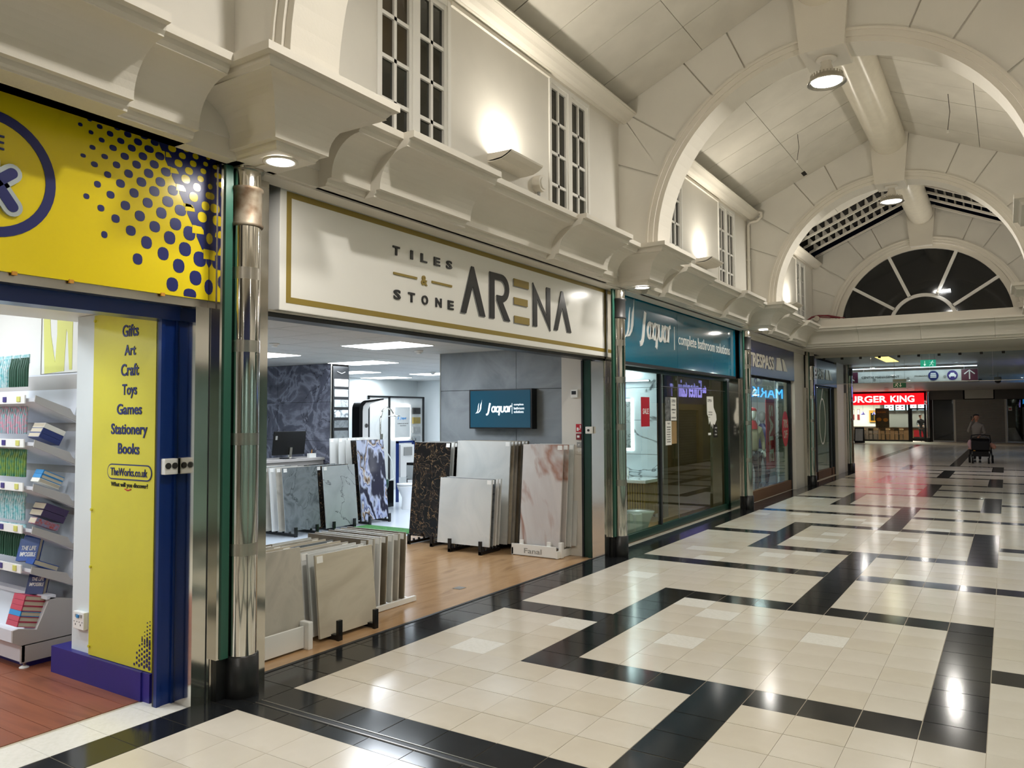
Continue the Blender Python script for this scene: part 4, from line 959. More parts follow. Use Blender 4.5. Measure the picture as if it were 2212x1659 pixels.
# television
t = thing('television', 'wall television showing a white jaguar logo on dark teal', 'television', (-9, 13.2, 5.0))
MB().box(-10.68, -7.42, 12.86, 13.26, 5.0, 6.72).build('housing', 'black_plastic', t, bevel=.015)
P = PF(12.855)
plates([rect(-10.6, -7.5, 5.06, 6.66)], P, .008).build('screen', 'screen_teal', t)
def jaguar(P, x0, z0, sx, sz, m_, par, d, name='logo'):
    """double blade mark and rounded word, drawn in a 0..1 x 0..1 box for the word; the mark sits left"""
    q = lambda a, b_: (x0+a*sx, z0+b_*sz)
    blade1 = [(-.46, -.12), (-.40, -.08), (-.34, .02), (-.29, .2), (-.27, .45), (-.25, .8), (-.20, 1.05), (-.185, 1.3), (-.205, .7), (-.22, .35), (-.26, .12), (-.33, -.06)]
    blade2 = [(-.42, -.1), (-.37, 0), (-.33, .2), (-.31, .45), (-.295, .75), (-.27, .95), (-.26, 1.0), (-.275, .6), (-.285, .3), (-.31, .1), (-.36, -.04)]
    blade2 = [(a-.05, b_-.03) for a, b_ in blade2]
    W_ = .155*sz
    sk = lambda pts, w_: stroke([q(a+.035*b_, b_) for a, b_ in pts], w_)
    ps = [[q(a, b_) for a, b_ in pp] for pp in (blade1, blade2)]
    ps += [sk([(.0, -.26), (.05, -.22), (.08, -.1), (.095, .1), (.11, .6), (.13, .95)], W_*1.25)]
    for c in (.29, .47): ps += [sk(arc(c, .3, .062, .27, -PI*.5, PI*1.5, 16), W_)]
    ps += [sk([(.365, .0), (.365, .62)], W_), sk([(.545, .62), (.545, -.22), (.53, -.32)], W_*1.1)]
    ps += [sk([(.61, .62), (.61, .22)]+arc(.67, .22, .06, .2, PI, 2*PI, 8)+[(.73, .62)], W_)]
    ps += [sk(arc(.825, .3, .058, .27, -PI*.5, PI*1.5, 16), W_), sk([(.895, .0), (.895, .62)], W_)]
    ps += [sk([(.955, .0), (.955, .45), (.97, .58), (1.02, .64)], W_)]
    plates(ps, P, d).build(name, m_, par)
jaguar(PF(12.846), -9.75, 5.72, 1.25, .42, 'screen_white', t, .006)
plates([rect(-8.42, -8.40, 5.65, 6.1)], PF(12.846), .006).build('divider_line', 'screen_white', t)
for s, z, x1 in (('complete', 5.98, -7.83), ('bathroom', 5.83, -7.8), ('solutions', 5.68, -7.83)): text(s, PF(12.846), -8.32, x1, z, z+.11, 'screen_white', t, .006, .01)
t = thing('thermostat', 'small white control box with dark window at the right of the television wall', 'control box', (-5.1, 12.4, 6.3))
MB().box(-5.28, -4.98, 12.32, 12.42, 6.28, 6.6).build('housing', 'white_plastic', t); plates([rect(-5.24, -5.04, 6.4, 6.54)], PF(12.32), .006).build('window', 'ink', t)
t = thing('fire_sign', 'red sign with pointing hand above the call point on the pier', 'safety sign', (-4.95, 12.4, 4.9))
plates([rect(-5.1, -4.84, 4.9, 5.22)], PF(12.415), .01).build('plate', 'red', t); plates([rect(-5.06, -4.98, 4.95, 5.08), rect(-5.0, -4.9, 5.0, 5.03), rect(-4.92, -4.88, 5.05, 5.18)], PF(12.405), .004).build('pictogram', 'letter_white', t)
t = thing('call_point', 'red fire alarm call point below the red sign', 'alarm', (-4.95, 12.35, 4.6))
MB().box(-5.06, -4.84, 12.33, 12.42, 4.6, 4.84).build('housing', 'red_dark', t, bevel=.01); plates([rect(-5.01, -4.9, 4.68, 4.77)], PF(12.33), .005).build('glass', 'letter_white', t)
for i, (z, m_) in enumerate(((4.3, 'grey_plastic'), (4.02, 'plaster2'))):
    t = thing('wall_switch', ('grey', 'cream')[i]+' switch plate under the red call point', 'switch', (-4.95, 12.38, z)); MB().box(-5.05, -4.83, 12.38, 12.42, z, z+.2).build('plate', m_, t); MB().box(-4.97, -4.93, 12.36, 12.38, z+.07, z+.13).build('rocker', 'white_plastic', t)
t = thing('floor_socket', 'small metal floor box set in the wood floor', 'floor box', (-5.6, 5.3, 0))
MB().box(-5.75, -5.45, 5.1, 5.45, .004, .014).build('plate', 'steel', t); MB().box(-5.68, -5.54, 5.2, 5.34, .014, .018).build('lid', 'grey_plastic', t)
# sample panel on the pillar side
t = thing('sample_panel', 'tall black panel of blue and grey tile swatches on the pillar side', 'sample board', (-21.1, 15.3, 4))
MB().box(-21.2, -21.14, 14.82, 16.02, 3.9, 8.3).build('board', 'black_plastic', t)
for i, m_ in enumerate(('s_white', 's_light', 's_light', 's_carrara', 's_grey', 's_grey')): MB().box(-21.14, -21.1, 14.9, 15.92, 7.2-.56*i, 7.6-.56*i).build('swatch', m_, t)
plates([rect(15.3, 15.6, 4.1, 4.25)], PL(-21.14), .01).build('label', 'paper', t); MB().tube([(-21.12, 15.1, 8.0), (-21.08, 15.4, 7.9), (-21.12, 15.7, 8.0)], .02, 6).build('handle', 'steel', t)
# desk and monitor
t = thing('sales_desk', 'grey sales desk behind the grey boards', 'desk', (-22.4, 12, 0))
MB().box(-23.4, -21.6, 10.2, 14.7, 3.25, 3.38).build('worktop', 'shelf_grey', t); MB().box(-21.8, -21.7, 10.2, 14.7, 0, 3.25).build('front_panel', 'shelf_grey', t)
for y in (10.3, 14.5): MB().box(-23.3, -21.8, y, y+.1, 0, 3.25).build('side_panel', 'shelf_grey', t)
t = thing('monitor', 'black computer monitor seen from behind on the sales desk', 'monitor', (-22.1, 12.5, 3.38))
MB().box(-22.1, -22.02, 11.5, 13.6, 3.6, 4.82).build('screen_back', 'black_plastic', t, bevel=.01); MB().box(-22.02, -21.9, 12.5, 12.66, 3.4, 4.0).build('stand', 'chrome', t); MB().box(-22.3, -21.8, 12.2, 12.9, 3.38, 3.42).build('foot', 'black_plastic', t); MB().box(-22.02, -22.01, 11.6, 11.72, 4.4, 4.6).build('badge', 'grey_plastic', t)
t.rotation_euler = (0, .12, 0)
t = thing('pen_pot', 'small white caddy with pens on the sales desk', 'pen pot', (-22, 14.0, 3.38)); MB().box(-22.1, -21.9, 13.9, 14.35, 3.38, 3.6).build('caddy', 'white_plastic', t); MB().tube([(-22.0, 14.1, 3.4), (-22.0, 14.15, 3.8)], .02, 6).build('pen', 'amber', t)
# bathroom displays at the back
t = thing('display_wall_panel', 'white display wall framed in black with a lit bathroom brand board', 'display board', (-29.9, 30, 0))
MB().box(-30.1, -30.0, 26.9, 33.3, .0, 7.1).build('board', 's_mist', t)
for a in (26.9, 29.15, 33.2): MB().box(-30.0, -29.9, a, a+.14, 0, 7.1).build('frame', 'black_plastic', t)
MB().box(-30.0, -29.9, 26.9, 33.3, 7.0, 7.12).build('frame', 'black_plastic', t)
t = thing('brand_board', 'grey lit board with blue jaguar logo and small print at the back of the showroom', 'sign', (-29.7, 30.7, 3.9))
MB().box(-29.95, -29.88, 29.55, 31.6, 3.85, 6.45).build('glow_edge', 'mirror_glow', t); MB().box(-29.88, -29.82, 29.7, 31.5, 3.95, 6.3).build('board', 's_mist', t)
jaguar(PL(-29.82), 30.3, 5.35, .7, .2, 'book_cyan', t, .01)
text('COMPLETE BATHROOM', PL(-29.82), 30.0, 31.25, 4.98, 5.06, 'ink', t, .005); text('SOLUTIONS', PL(-29.82), 30.3, 31.0, 4.82, 4.9, 'ink', t, .005)
for i, m_ in enumerate(('sleeve', 'gold', 'grey_plastic', 'steel')):
    t = thing('flush_plate', ['dark grey', 'brass', 'grey', 'chrome'][i]+' flush plate sample, '+ORD[i]+' from the top beside the lit board', 'flush plate', (-29.85, 32.3, 5.8-.75*i)); MB().box(-29.95, -29.85, 31.9, 32.8, 5.75-.75*i, 6.25-.75*i).build('plate', m_, t); MB().box(-29.85, -29.8, 32.2, 32.5, 5.9-.75*i, 6.1-.75*i).build('button', m_, t)
t = thing('shower_panel', 'white curved shower tower panel with black edge', 'shower panel', (-24.2, 20.4, 0))
pf = [(19.7, 2.5), (19.7, 5.9)]+arc(20.2, 6.0, .5, .55, PI, PI/2, 6)+[(21.9, 6.72), (21.9, 6.62), (20.3, 6.42), (20.05, 6.2), (20.0, 5.9), (20.0, 2.5)]
MB().prism([(a, b_) for a, b_ in pf], 'x', -24.5, -23.9).build('panel_edge', 'black_plastic', t); MB().prism([(20.0, 2.5), (20.0, 5.9), (20.3, 6.42), (21.9, 6.62), (20.8, 6.35), (20.6, 6.0), (20.6, 2.5)], 'x', -24.4, -24.0).build('panel_face', 'white_plastic', t)
MB().tube([(-23.98, 20.4, 5.0), (-23.94, 20.4, 5.0)], .13, 14).build('control_knob', 'steel', t)
t = thing('shower_column', 'chrome overhead shower on a hooked riser pipe', 'shower', (-25.8, 24, 3.2))
MB().tube([(-26, 23.9, 3.2), (-26, 23.9, 5.4), (-26, 24.1, 5.95), (-26, 24.5, 6.2), (-26, 25.0, 6.0), (-26, 25.2, 5.75)], .06, 10).build('riser_pipe', 'chrome', t); MB().lathe([(0, 5.66), (.4, 5.62), (.42, 5.56), (0, 5.54)], -26, 25.3, 20).build('shower_head', 'chrome', t)
MB().tube([(-25.9, 23.9, 3.4), (-25.9, 23.9, 4.4)], .12, 10).build('valve', 'chrome', t); MB().tube([(-25.9, 24.1, 3.6), (-25.8, 24.8, 2.6), (-25.8, 25.1, 1.4), (-25.9, 24.3, 1.1)], .03, 6).build('hose', 'white_plastic', t)
t = thing('toilet', 'white floor standing toilet with lid', 'toilet', (-21, 20.9, 0))
MB().lathe([(.42, 0), (.42, .1), (.4, .7), (.55, 1.0), (.72, 1.35), (.74, 1.42), (0, 1.42)], -21, 20.9, 24, sx=.9).build('bowl', 'marble_toilet', t); MB().lathe([(.7, 1.44), (.76, 1.47), (.74, 1.56), (0, 1.58)], -21, 20.9, 24, sx=.9).build('lid', 'marble_toilet', t); MB().box(-21.5, -20.5, 21.4, 21.8, 0, 1.7).build('rear_block', 'marble_toilet', t)
t = thing('black_toilet', 'black wall hung toilet bowl behind the white one', 'toilet', (-22, 20.7, 0)); MB().lathe([(.3, .35), (.5, .8), (.68, 1.3), (.72, 1.72), (.6, 1.74), (.55, 1.6), (0, 1.5)], -23.0, 20.4, 24, sx=.9).build('bowl', 'green_frame', t)
MB().box(-23.3, -22.7, 21.0, 21.5, .0, 1.6).build('bracket', 'black_plastic', t)
t = thing('cistern_frame', 'blue framed concealed cistern display with flush plate', 'cistern', (-24, 24.3, 0))
for y in (23.4, 25.0): MB().box(-24.2, -24.05, y, y+.14, 0, 3.95).build('frame_post', 'blue_frame', t)
MB().box(-24.2, -24.05, 23.4, 25.14, 3.82, 3.95).build('frame_rail', 'blue_frame', t); MB().box(-24.3, -23.95, 23.6, 24.95, 1.6, 3.7).build('cistern', 'white_plastic', t); MB().box(-23.95, -23.9, 23.9, 24.7, 3.0, 3.55).build('flush_plate', 'grey_plastic', t)
t = thing('black_plinth', 'black framed plinth with a grey tile panel beside the toilets', 'plinth', (-21.5, 22.3, 0)); MB().box(-22, -20.6, 21.9, 23.4, 0, 2.7).build('frame', 'black_plastic', t); MB().box(-22.0, -20.8, 21.88, 21.9, 1.7, 2.55).box(-20.6, -20.58, 22.0, 23.3, 1.6, 2.55).build('tile_panel', 's_light', t); MB().box(-21.6, -21.0, 22.2, 22.8, 2.7, 3.1).build('box_on_top', 'black_plastic', t)
t = thing('grass_mat', 'piece of green artificial grass on the showroom floor', 'mat', (-16.5, 12.5, 0)); tag(MB().box(-18.2, -14.6, 10.8, 14.4, .004, .05).build('turf', 'grass', t), kind='stuff'); MB().box(-18.2, -14.6, 10.78, 10.8, .004, .03).build('edge_binding', 'wood_light', t)

# ================================================================ TEAL SHOPFRONT
t = thing('bathroom_shop_fascia', 'teal fascia sign lettered jaguar complete bathroom solutions', 'shop sign', (-4, 22, 7.8))
MB().box(-4.1, -4.0, 13.75, 20.9, 7.83, 10.66).box(-4.1, -4.0, 20.93, 30.4, 7.83, 10.66).build('panel', 'teal', t)
MB().box(-4.12, -4.1, 20.8, 21.0, 7.83, 10.66).build('joint_backing', 'book_cyan', t)
jaguar(PL(-4.0), 16.35, 9.0, 3.45, 1.2, 'letter_white', t, .03, 'logo')
plates([rect(20.44, 20.5, 8.7, 9.83)], PL(-4.0), .02).build('divider_line', 'letter_white', t)
text('complete bathroom solutions', PL(-4.0), 21.03, 29.3, 8.84, 9.56, 'letter_white', t, .02, .004)
MB().box(-4.35, -3.98, 13.75, 30.4, 7.70, 7.83).build('soffit_trim', 'ink', t)
wf = struct('window_bathroom_shop')
GX = -4.6
def b6(n, m, *a): return MB().box(*a).build(n, m, wf)
b6('sill', 'green_frame', GX-.12, GX+.1, 13.9, 31.9, .03, .36); b6('head', 'green_frame', GX-.12, GX+.08, 13.9, 31.9, 7.55, 7.75)
b6('mullion', 'ink', GX-.12, GX+.06, 19.95, 20.12, .3, 7.6); b6('jamb', 'green_frame', GX-.12, GX+.12, 30.25, 31.2, .3, 7.6); b6('jamb', 'green_frame', GX-.12, GX+.12, 13.95, 14.1, .3, 7.6)
b6('door_leaf_glass', 'glass', GX-.02, GX+.0, 20.12, 22.45, .36, 7.55); b6('door_leaf_glass', 'glass', GX-.02, GX+.0, 22.49, 30.25, .36, 7.55); b6('pane', 'glass', GX-.02, GX, 14.1, 19.95, .36, 7.55)
b6('glass_edge', 'chrome_soft', GX-.03, GX+.01, 22.45, 22.49, .36, 7.55)
b6('transom_line', 'chrome_soft', GX-.03, GX+.005, 20.12, 30.25, 6.95, 6.98)
sh2 = struct('wall_bathroom_shop')
def b7(n, m, *a): return MB().box(*a).build(n, m, sh2)
b7('core', 'gap_dark', -16, -6.9, 25.12, 25.6, 0, 8.4)
for (xa, xb) in ((-16, -11.5), (-11.48, -6.75)):
    for (za, zb) in ((0, 1.5), (1.52, 3.4), (3.42, 5.3), (5.32, 7.1), (7.12, 8.4)): b7('wall_tile', 's_carrara', xa, xb, 25.06, 25.12, za, zb)
b7('corner_post', 'bk_grey', -6.75, -6.4, 25.0, 25.6, 0, 8.4)
b7('far_wall', 'timber_frame', -16, -4.8, 31.0, 31.2, 0, 8.4); b7('rear_wall', 'bk_brown', -14.2, -14, 25.6, 31, 0, 8.4)
t = thing('lit_mirror', 'backlit rectangular mirror on the marble wall behind the left window', 'mirror', (-8.6, 24.9, 3.7))
MB().box(-9.9, -8.15, 24.98, 25.05, 3.6, 6.5).build('glow_edge', 'mirror_glow', t); MB().box(-9.8, -8.3, 24.9, 24.98, 3.75, 6.35).build('mirror_face', 's_light', t)
t = thing('washbasin_unit', 'white basin top on a slatted gold vanity unit in the left window', 'vanity unit', (-7.6, 23.5, 0))
MB().box(-9.2, -6.5, 22.7, 24.9, 2.0, 2.18).build('basin_top', 'marble_toilet', t, bevel=.03)
for i in range(14): MB().box(-8.6+i*.145, -8.52+i*.145, 22.9, 22.98, .3, 2.0).build('slat', 'gold', t)
for i in range(8): MB().box(-6.68, -6.6, 22.95+i*.22, 23.05+i*.22, .3, 2.0).build('slat', 'gold', t)
MB().box(-8.6, -6.7, 23.0, 24.8, .25, 2.0).build('carcass', 'timber_frame', t)
MB().tube([(-8.2, 24.3, 2.18), (-8.2, 24.3, 2.7), (-8.2, 23.9, 2.75)], .05, 8).build('tap', 'chrome', t)
t = thing('marble_leaning_board', 'grey veined marble board leaning behind the left window', 'tile sample', (-6.0, 17.4, 0))
MB().prism([(16.2, .1), (19.75, .1), (19.3, 1.2), (18.0, 4.5), (16.2, 4.5)], 'x', -6.2, -6.1).build('slab', 's_carrara', t); MB().box(-6.35, -6.2, 16.3, 16.5, 0, .8).build('support', 'steel', t)
t = thing('window_toilet', 'white toilet low in the left corner of the teal shop window', 'toilet', (-5.4, 19, 0))
MB().lathe([(.36, .02), (.38, .3), (.5, .65), (.66, .98), (.68, 1.05), (0, 1.08)], -5.35, 19.3, 24).build('bowl', 'marble_toilet', t); MB().box(-5.75, -4.95, 17.9, 18.6, .02, 1.0).build('rear_block', 'marble_toilet', t)
MB().prism([(17.3, .38), (17.75, .38), (17.6, 1.1), (17.35, 1.15)], 'x', -5.1, -5.0).build('seat_panel', 'marble_toilet', t)
t = thing('sale_poster', 'red hanging SALE poster in the left window', 'poster', (-4.5, 18.2, 5.1))
MB().box(-4.58, -4.56, 17.72, 18.68, 5.05, 6.4).build('banner', 'red', t); text('SALE', PL(-4.56), 17.88, 18.56, 5.62, 5.88, 'letter_white', t, .006, .02)
def poster(lab, y0, y1, z0, z1, m, lines, shape=None, ink='ink'):
    t = thing('window_poster', lab, 'poster', (GX+.02, (y0+y1)/2, z0))
    (plates([shape], PL(GX+.004), .012) if shape else MB().box(GX+.004, GX+.016, y0, y1, z0, z1)).build('sheet', m, t)
    for s, a0, a1, b0, b1 in lines: text(s, PL(GX+.017), y0+a0, y0+a1, z0+b0, z0+b1, ink, t, .004)
    return t
poster('grey photo poster of kitchen goods on the glass door, upper left', 20.72, 21.42, 5.3, 6.45, 'poster_grey', [])
poster('white OPEN poster on the glass door, upper right', 21.44, 22.2, 5.3, 6.45, 'paper', [('OPEN', .12, .62, .9, 1.05), ('TO PUBLIC', .12, .6, .75, .8), ('SHOWROOM', .1, .64, .5, .58), ('TILES', .2, .55, .36, .43), ('BATHROOM', .1, .64, .1, .18)])
poster('long white price list poster on the glass door, lower left', 20.74, 21.5, 4.1, 5.28, 'paper', [('TILES', .2, .56, 1.02, 1.1)]+[(('PORCELAIN', 'CERAMIC', 'STONE', 'MOSAICS', 'TAPS', 'BASINS', 'SHOWERS')[i], .14, .62, .85-.12*i, .91-.12*i) for i in range(7)])
poster('brown photo poster on the glass door, lower right', 21.52, 22.2, 4.15, 5.26, 'wood_light', [])
sh_ = [(26.9, 6.6), (28.0, 6.62), (28.05, 6.0), (28.5, 5.6), (28.55, 5.3), (28.2, 5.0), (27.95, 5.1), (27.9, 4.8), (27.75, 5.1), (27.6, 4.9), (27.45, 5.25), (27.25, 5.05), (27.1, 5.5), (26.95, 5.6)]
t = poster('torn white jug shaped poster on the right glass', 26.9, 28.5, 4.8, 6.6, 'paper', [('OPEN', .1, .8, 1.5, 1.66), ('COME IN', .2, .9, .9, .96), ('AND SEE', .2, .9, .76, .82), ('US', .2, .5, .62, .68)], shape=sh_)
poster('small black domed opening hours sticker low on the right glass', 28.0, 28.75, 4.3, 5.0, 'black', [('OPEN', .2, .6, .5, .58), ('9-5', .25, .5, .3, .4), ('SUN', .2, .55, .12, .2)], shape=[(28.0, 4.3), (28.7, 4.3), (28.7, 4.8)]+arc(28.35, 4.8, .35, .25, 0, PI, 8), ink='letter_white')
poster('tiny white sticker beside the black sticker', 27.1, 27.55, 4.45, 4.58, 'paper', [])
area('window_light', (-8.5, 20, 8.2), 3, 15, COOL, shape='SQUARE'); area('rear_light', (-7.5, 28.5, 8.2), 1, 3, WARM, shape='SQUARE')
t = thing('picture_light', 'thin strip light over the marble wall', 'light', (-8.5, 24.7, 7.5)); MB().box(-10.5, -7.2, 24.85, 24.95, 7.45, 7.52).build('tube', 'strip_light', t); MB().box(-10.5, -7.2, 24.95, 25.05, 7.45, 7.55).build('bracket', 'steel', t)

# ================================================================ NAVY SHOPFRONTS
for (a, b_, pre, ta, lab) in ((31.95, 45.35, 33.1, 39.25, 'navy fascia lettered TRESPASS with mountain logo beside the teal sign'), (49.95, 62.55, 50.8, 56.4, 'second navy fascia lettered TRESPASS, under the low ceiling')):
    t = thing('navy_shop_fascia', lab, 'shop sign', (-4, (a+b_)/2, 8.1))
    MB().box(-4.15, -4.0, a, b_, 8.1, 10.28).build('panel', 'trespass_blue', t, bevel=.02)
    text('TRESPASS', PL(-4.0), pre, ta, 8.62, 9.52, 'letter_cream', t, .04, .02)
    o_ = ta-39.25
    plates([[(39.9+o_, 8.68), (40.1+o_, 9.55), (41.0+o_, 9.58), (41.6+o_, 8.68)], [(41.5+o_, 9.55), (42.0+o_, 9.5), (43.1+o_, 8.7), (42.0+o_, 8.7)]], PL(-4.0), .04).build('mountain_logo', 'letter_cream', t)
def navy_window(nm, a, b_, mull):
    w_ = struct(nm)
    q = lambda n, m, *k: MB().box(*k).build(n, m, w_)
    q('sill', 'brown', -4.6, -4.3, a, b_, 0.02, .7); q('head', 'ink', -4.5, -4.35, a, b_, 8.0, 8.12); q('jamb', 'ink', -4.5, -4.25, b_-.25, b_, 0, 8.1)
    xs = [a]+mull+[b_-.25]
    for i in range(len(xs)-1): q('pane', 'glass', -4.42, -4.4, xs[i]+.02, xs[i+1]-.02, .7, 8.0)
    for m_ in mull: q('glass_joint', 'chrome_soft', -4.42, -4.39, m_-.02, m_+.02, .7, 8.0)
    return w_
navy_window('window_navy_shop', 31.9, 45.4, [36.5, 41.0])
w2_ = navy_window('window_navy_shop_far', 49.8, 62.6, [53.6])
MB().box(-4.5, -4.3, 54.5, 54.9, 0, 8.1).build('mullion', 'ink', w2_); MB().box(-4.5, -4.3, 60.9, 61.2, 0, 8.1).build('mullion', 'ink', w2_)
s3 = struct('wall_navy_shop')
q = lambda n, m, *k: MB().box(*k).build(n, m, s3)
q('rear_wall', 'wall_cool', -10, -9.8, 31.3, 68, 0, 9); q('lining', 'wall_cool', -9.8, -4.8, 31.2, 31.3, 0, 9); q('divider', 'wall_cool', -9.8, -5.0, 48.3, 48.6, 0, 9); q('shop_ceiling', 'paint_white', -10, -4.75, 31.2, 68, 8.6, 8.8); q('floor_edge', 's_grey', -10, -4.6, 31.2, 68, 0, .02)
q('slat_wall', 'bk_wall', -5.0, -4.9, 43.9, 45.3, .6, 8.0)
for i in range(16): q('slat', 's_white', -4.9, -4.85, 43.9, 45.3, .65+.46*i, 1.06+.46*i)
area('window_light', (-6.5, 36, 8.4), 2, 30, COOL, shape='SQUARE'); area('window_light', (-6.2, 41.5, 8.4), 1.5, 22, COOL, shape='SQUARE'); area('window_light', (-6.8, 56, 8.4), 2, 8, COOL, shape='SQUARE')
for i, (y, z) in enumerate(((33.4, 7.2), (40.6, 7.1))):
    t = thing('spotlight', ('left', 'right')[i]+' bright spotlight at the top of the navy shop window', 'spotlight', (-5.6, y, z)); MB().lathe([(0, z-.1), (.26, z-.1), (.24, z+.1), (.12, z+.3), (0, z+.3)], -5.6, y, 16).build('head', 'white_plastic', t); MB().lathe([(0, z-.11), (.24, z-.11), (0, z-.16)], -5.6, y, 16).build('lens', 'lens', t); MB().tube([(-5.6, y, z+.3), (-5.6, y, 8.6)], .03, 6).build('stem', 'steel', t)
t = thing('sale_banner', 'tall red banner with sideways SALE letters in the navy shop window', 'banner', (-5, 42.3, 2))
MB().box(-5.05, -5.0, 41.0, 43.6, 1.7, 6.7).build('cloth', 'red', t); MB().tube([(-5.02, 40.9, 6.72), (-5.02, 43.7, 6.72)], .04, 6).build('rail', 'steel', t)
text('SALE', PL(-5.0), 41.7, 42.9, 2.2, 6.3, 'letter_white', t, .01, .03, rot90=1)
t = thing('percent_sticker', 'round orange red 70% OFF sticker on the navy shop glass', 'sticker', (-4.38, 43.9, 3.5))
plates([ell(43.95, 4.55, .95, 1.3, 28)], PL(-4.395), .012).build('disc', 'bk_red' if 0 else 'red', t); text('70%', PL(-4.38), 43.3, 44.6, 4.6, 5.25, 'letter_cream', t, .004, .02); text('OFF', PL(-4.38), 43.35, 44.55, 3.85, 4.45, 'letter_cream', t, .004, .02)
t = thing('percent_sticker', 'round faded red sale sticker on the far navy window', 'sticker', (-4.38, 52.2, 3.2)); plates([ell(52.2, 4.3, .95, 1.2, 24)], PL(-4.395), .012).build('disc', 'red', t); text('SALE', PL(-4.38), 51.5, 52.9, 4.1, 4.6, 'letter_cream', t, .004, .02)
t = thing('window_graphic', 'pale line graphic on the far navy shop door', 'poster', (-4.38, 57.5, 2)); plates([stroke(arc(57.6, 5.0, 1.3, 2.0, 0, 2*PI, 24), .12), stroke([(57.3, 7.0), (57.9, 7.9)], .1)], PL(-4.39), .01).build('line_print', 'paper', t); MB().box(-4.7, -4.65, 55.2, 60.6, .7, 7.9).build('frosted_panel', 's_mist', t)
q('hanging_rail', 'steel', -7.5, -7.4, 33, 38, 4.9, 5.0)

# ---------------------------------------------------------------- figures
def skinned(name, joints, edges, rad, m, parent, sub=2, root=0):
    me = bpy.data.meshes.new(name); base = Vector(parent['_o'])
    me.from_pydata([tuple((Vector(j)-base)*U) for j in joints], edges, []); o = bpy.data.objects.new(name, me); C.objects.link(o)
    md = o.modifiers.new('s', 'SKIN'); md.use_smooth_shade = True
    for i, r in enumerate(rad):
        sv = me.skin_vertices[0].data[i]; rr = r if isinstance(r, tuple) else (r, r); sv.radius = (rr[0]*U, rr[1]*U); sv.use_root = i == root
    sb = o.modifiers.new('b', 'SUBSURF'); sb.levels = sub; sb.render_levels = sub
    bpy.context.view_layer.update()
    m2 = bpy.data.meshes.new_from_object(o.evaluated_get(bpy.context.evaluated_depsgraph_get()))
    bpy.data.objects.remove(o)
    m2.materials.clear(); m2.materials.append(M[m])
    for p in m2.polygons: p.use_smooth = True
    o = bpy.data.objects.new(name, m2); C.objects.link(o); o.parent = parent; o['_o'] = tuple(base)
    return o
def head(parent, c, s, m_skin, yaw=0., hair=True, face=True, m_hair='hair'):
    """c centre, s head height (tiles); faces -y when yaw=0"""
    c = Vector(c); cy, sy = math.cos(yaw), math.sin(yaw)
    R_ = lambda x, y, z: (c.x+(x*cy-y*sy)*s, c.y+(x*sy+y*cy)*s, c.z+z*s)
    rings = []
    for z, rx, ryf, ryb in ((-.5, .10, .16, .05), (-.44, .2, .3, .12), (-.3, .29, .36, .26), (-.12, .34, .38, .38), (.05, .36, .38, .44), (.2, .36, .37, .46), (.34, .31, .3, .42), (.44, .2, .2, .3), (.5, .05, .05, .08)):
        rings.append([R_(rx*math.cos(a), (-ryf if math.sin(a) < 0 else ryb)*abs(math.sin(a)), z) for a in [2*PI*k/16 for k in range(16)]])
    h_ = MB().rings(rings, smooth=True).build('head', m_skin, parent)
    if face:
        MB().rings([[R_(x*w_, -.36-d, z) for x, w_ in ((-1, w0), (1, w0))]+[R_(0, -.36-d-.0, z+.001)] for z, w0, d in ((.06, .03, .0), (-.1, .055, .09), (-.13, .05, .03))], smooth=True).build('nose', m_skin, parent)
        for sx in (-1, 1):
            MB().rings([[R_(sx*.14+.05*q_*math.cos(a), -.365, .06+.028*q_*math.sin(a)) for a in [2*PI*k/8 for k in range(8)]] for q_ in (1, .5)], smooth=False).build('eye', 'ink', parent)
            MB().rings([[R_(sx*(.35+.04*q_), .02+.07*math.cos(a), .0+.1*math.sin(a)) for a in [2*PI*k/8 for k in range(8)]] for q_ in (0, 1)]).build('ear', m_skin, parent)
        MB().rings([[R_(.1*math.cos(a)*q_, -.372, -.26+.025*math.sin(a)*q_) for a in [2*PI*k/8 for k in range(8)]] for q_ in (1, .4)]).build('mouth', 'red_dark', parent)
    if hair:
        rings = []
        for z, r in ((-.25, .80), (-.05, 1.06), (.15, 1.1), (.34, 1.12), (.48, .85), (.57, .2)):
            rings.append([R_(.37*r*math.cos(a), (-.2 if z < .3 else -.36)*r*abs(math.sin(a)) if math.sin(a) < 0 else .48*r*math.sin(a), z) for a in [2*PI*k/16 for k in range(16)]])
        MB().rings(rings, smooth=True).build('hair', m_hair, parent)
    return h_
def hand(parent, w_, d, side, m_='skin', curl=.5):
    """w_ wrist point, d forward direction"""
    w_ = Vector(w_); d = Vector(d).normalized(); sidev = d.cross(Vector((0, 0, 1)));
    if sidev.length < .1: sidev = Vector((1, 0, 0))
    sidev.normalize(); dn = d.cross(sidev).normalized()
    J = [w_, w_+d*.14, w_+d*.28]; E_ = [(0, 1), (1, 2)]; Rr = [.085, (.13, .06), (.13, .05)]
    for i, (o_, L_) in enumerate(((-.1, .24), (-.035, .29), (.035, .27), (.1, .2))):
        b0 = w_+d*.28+sidev*o_; J += [b0, b0+d*L_*.55+dn*.03, b0+d*L_*(1-curl*.3)+dn*L_*curl]; n_ = len(J)
        E_ += [(2, n_-3), (n_-3, n_-2), (n_-2, n_-1)]; Rr += [.034, .031, .026]
    b0 = w_+d*.08+sidev*.1*side; J += [b0, b0+d*.12+sidev*.09*side, b0+d*.22+sidev*.1*side+dn*.04]; n_ = len(J)
    E_ += [(0, n_-3), (n_-3, n_-2), (n_-2, n_-1)]; Rr += [.045, .038, .03]
    return skinned('hand', [tuple(j) for j in J], E_, Rr, m_, parent, 1)
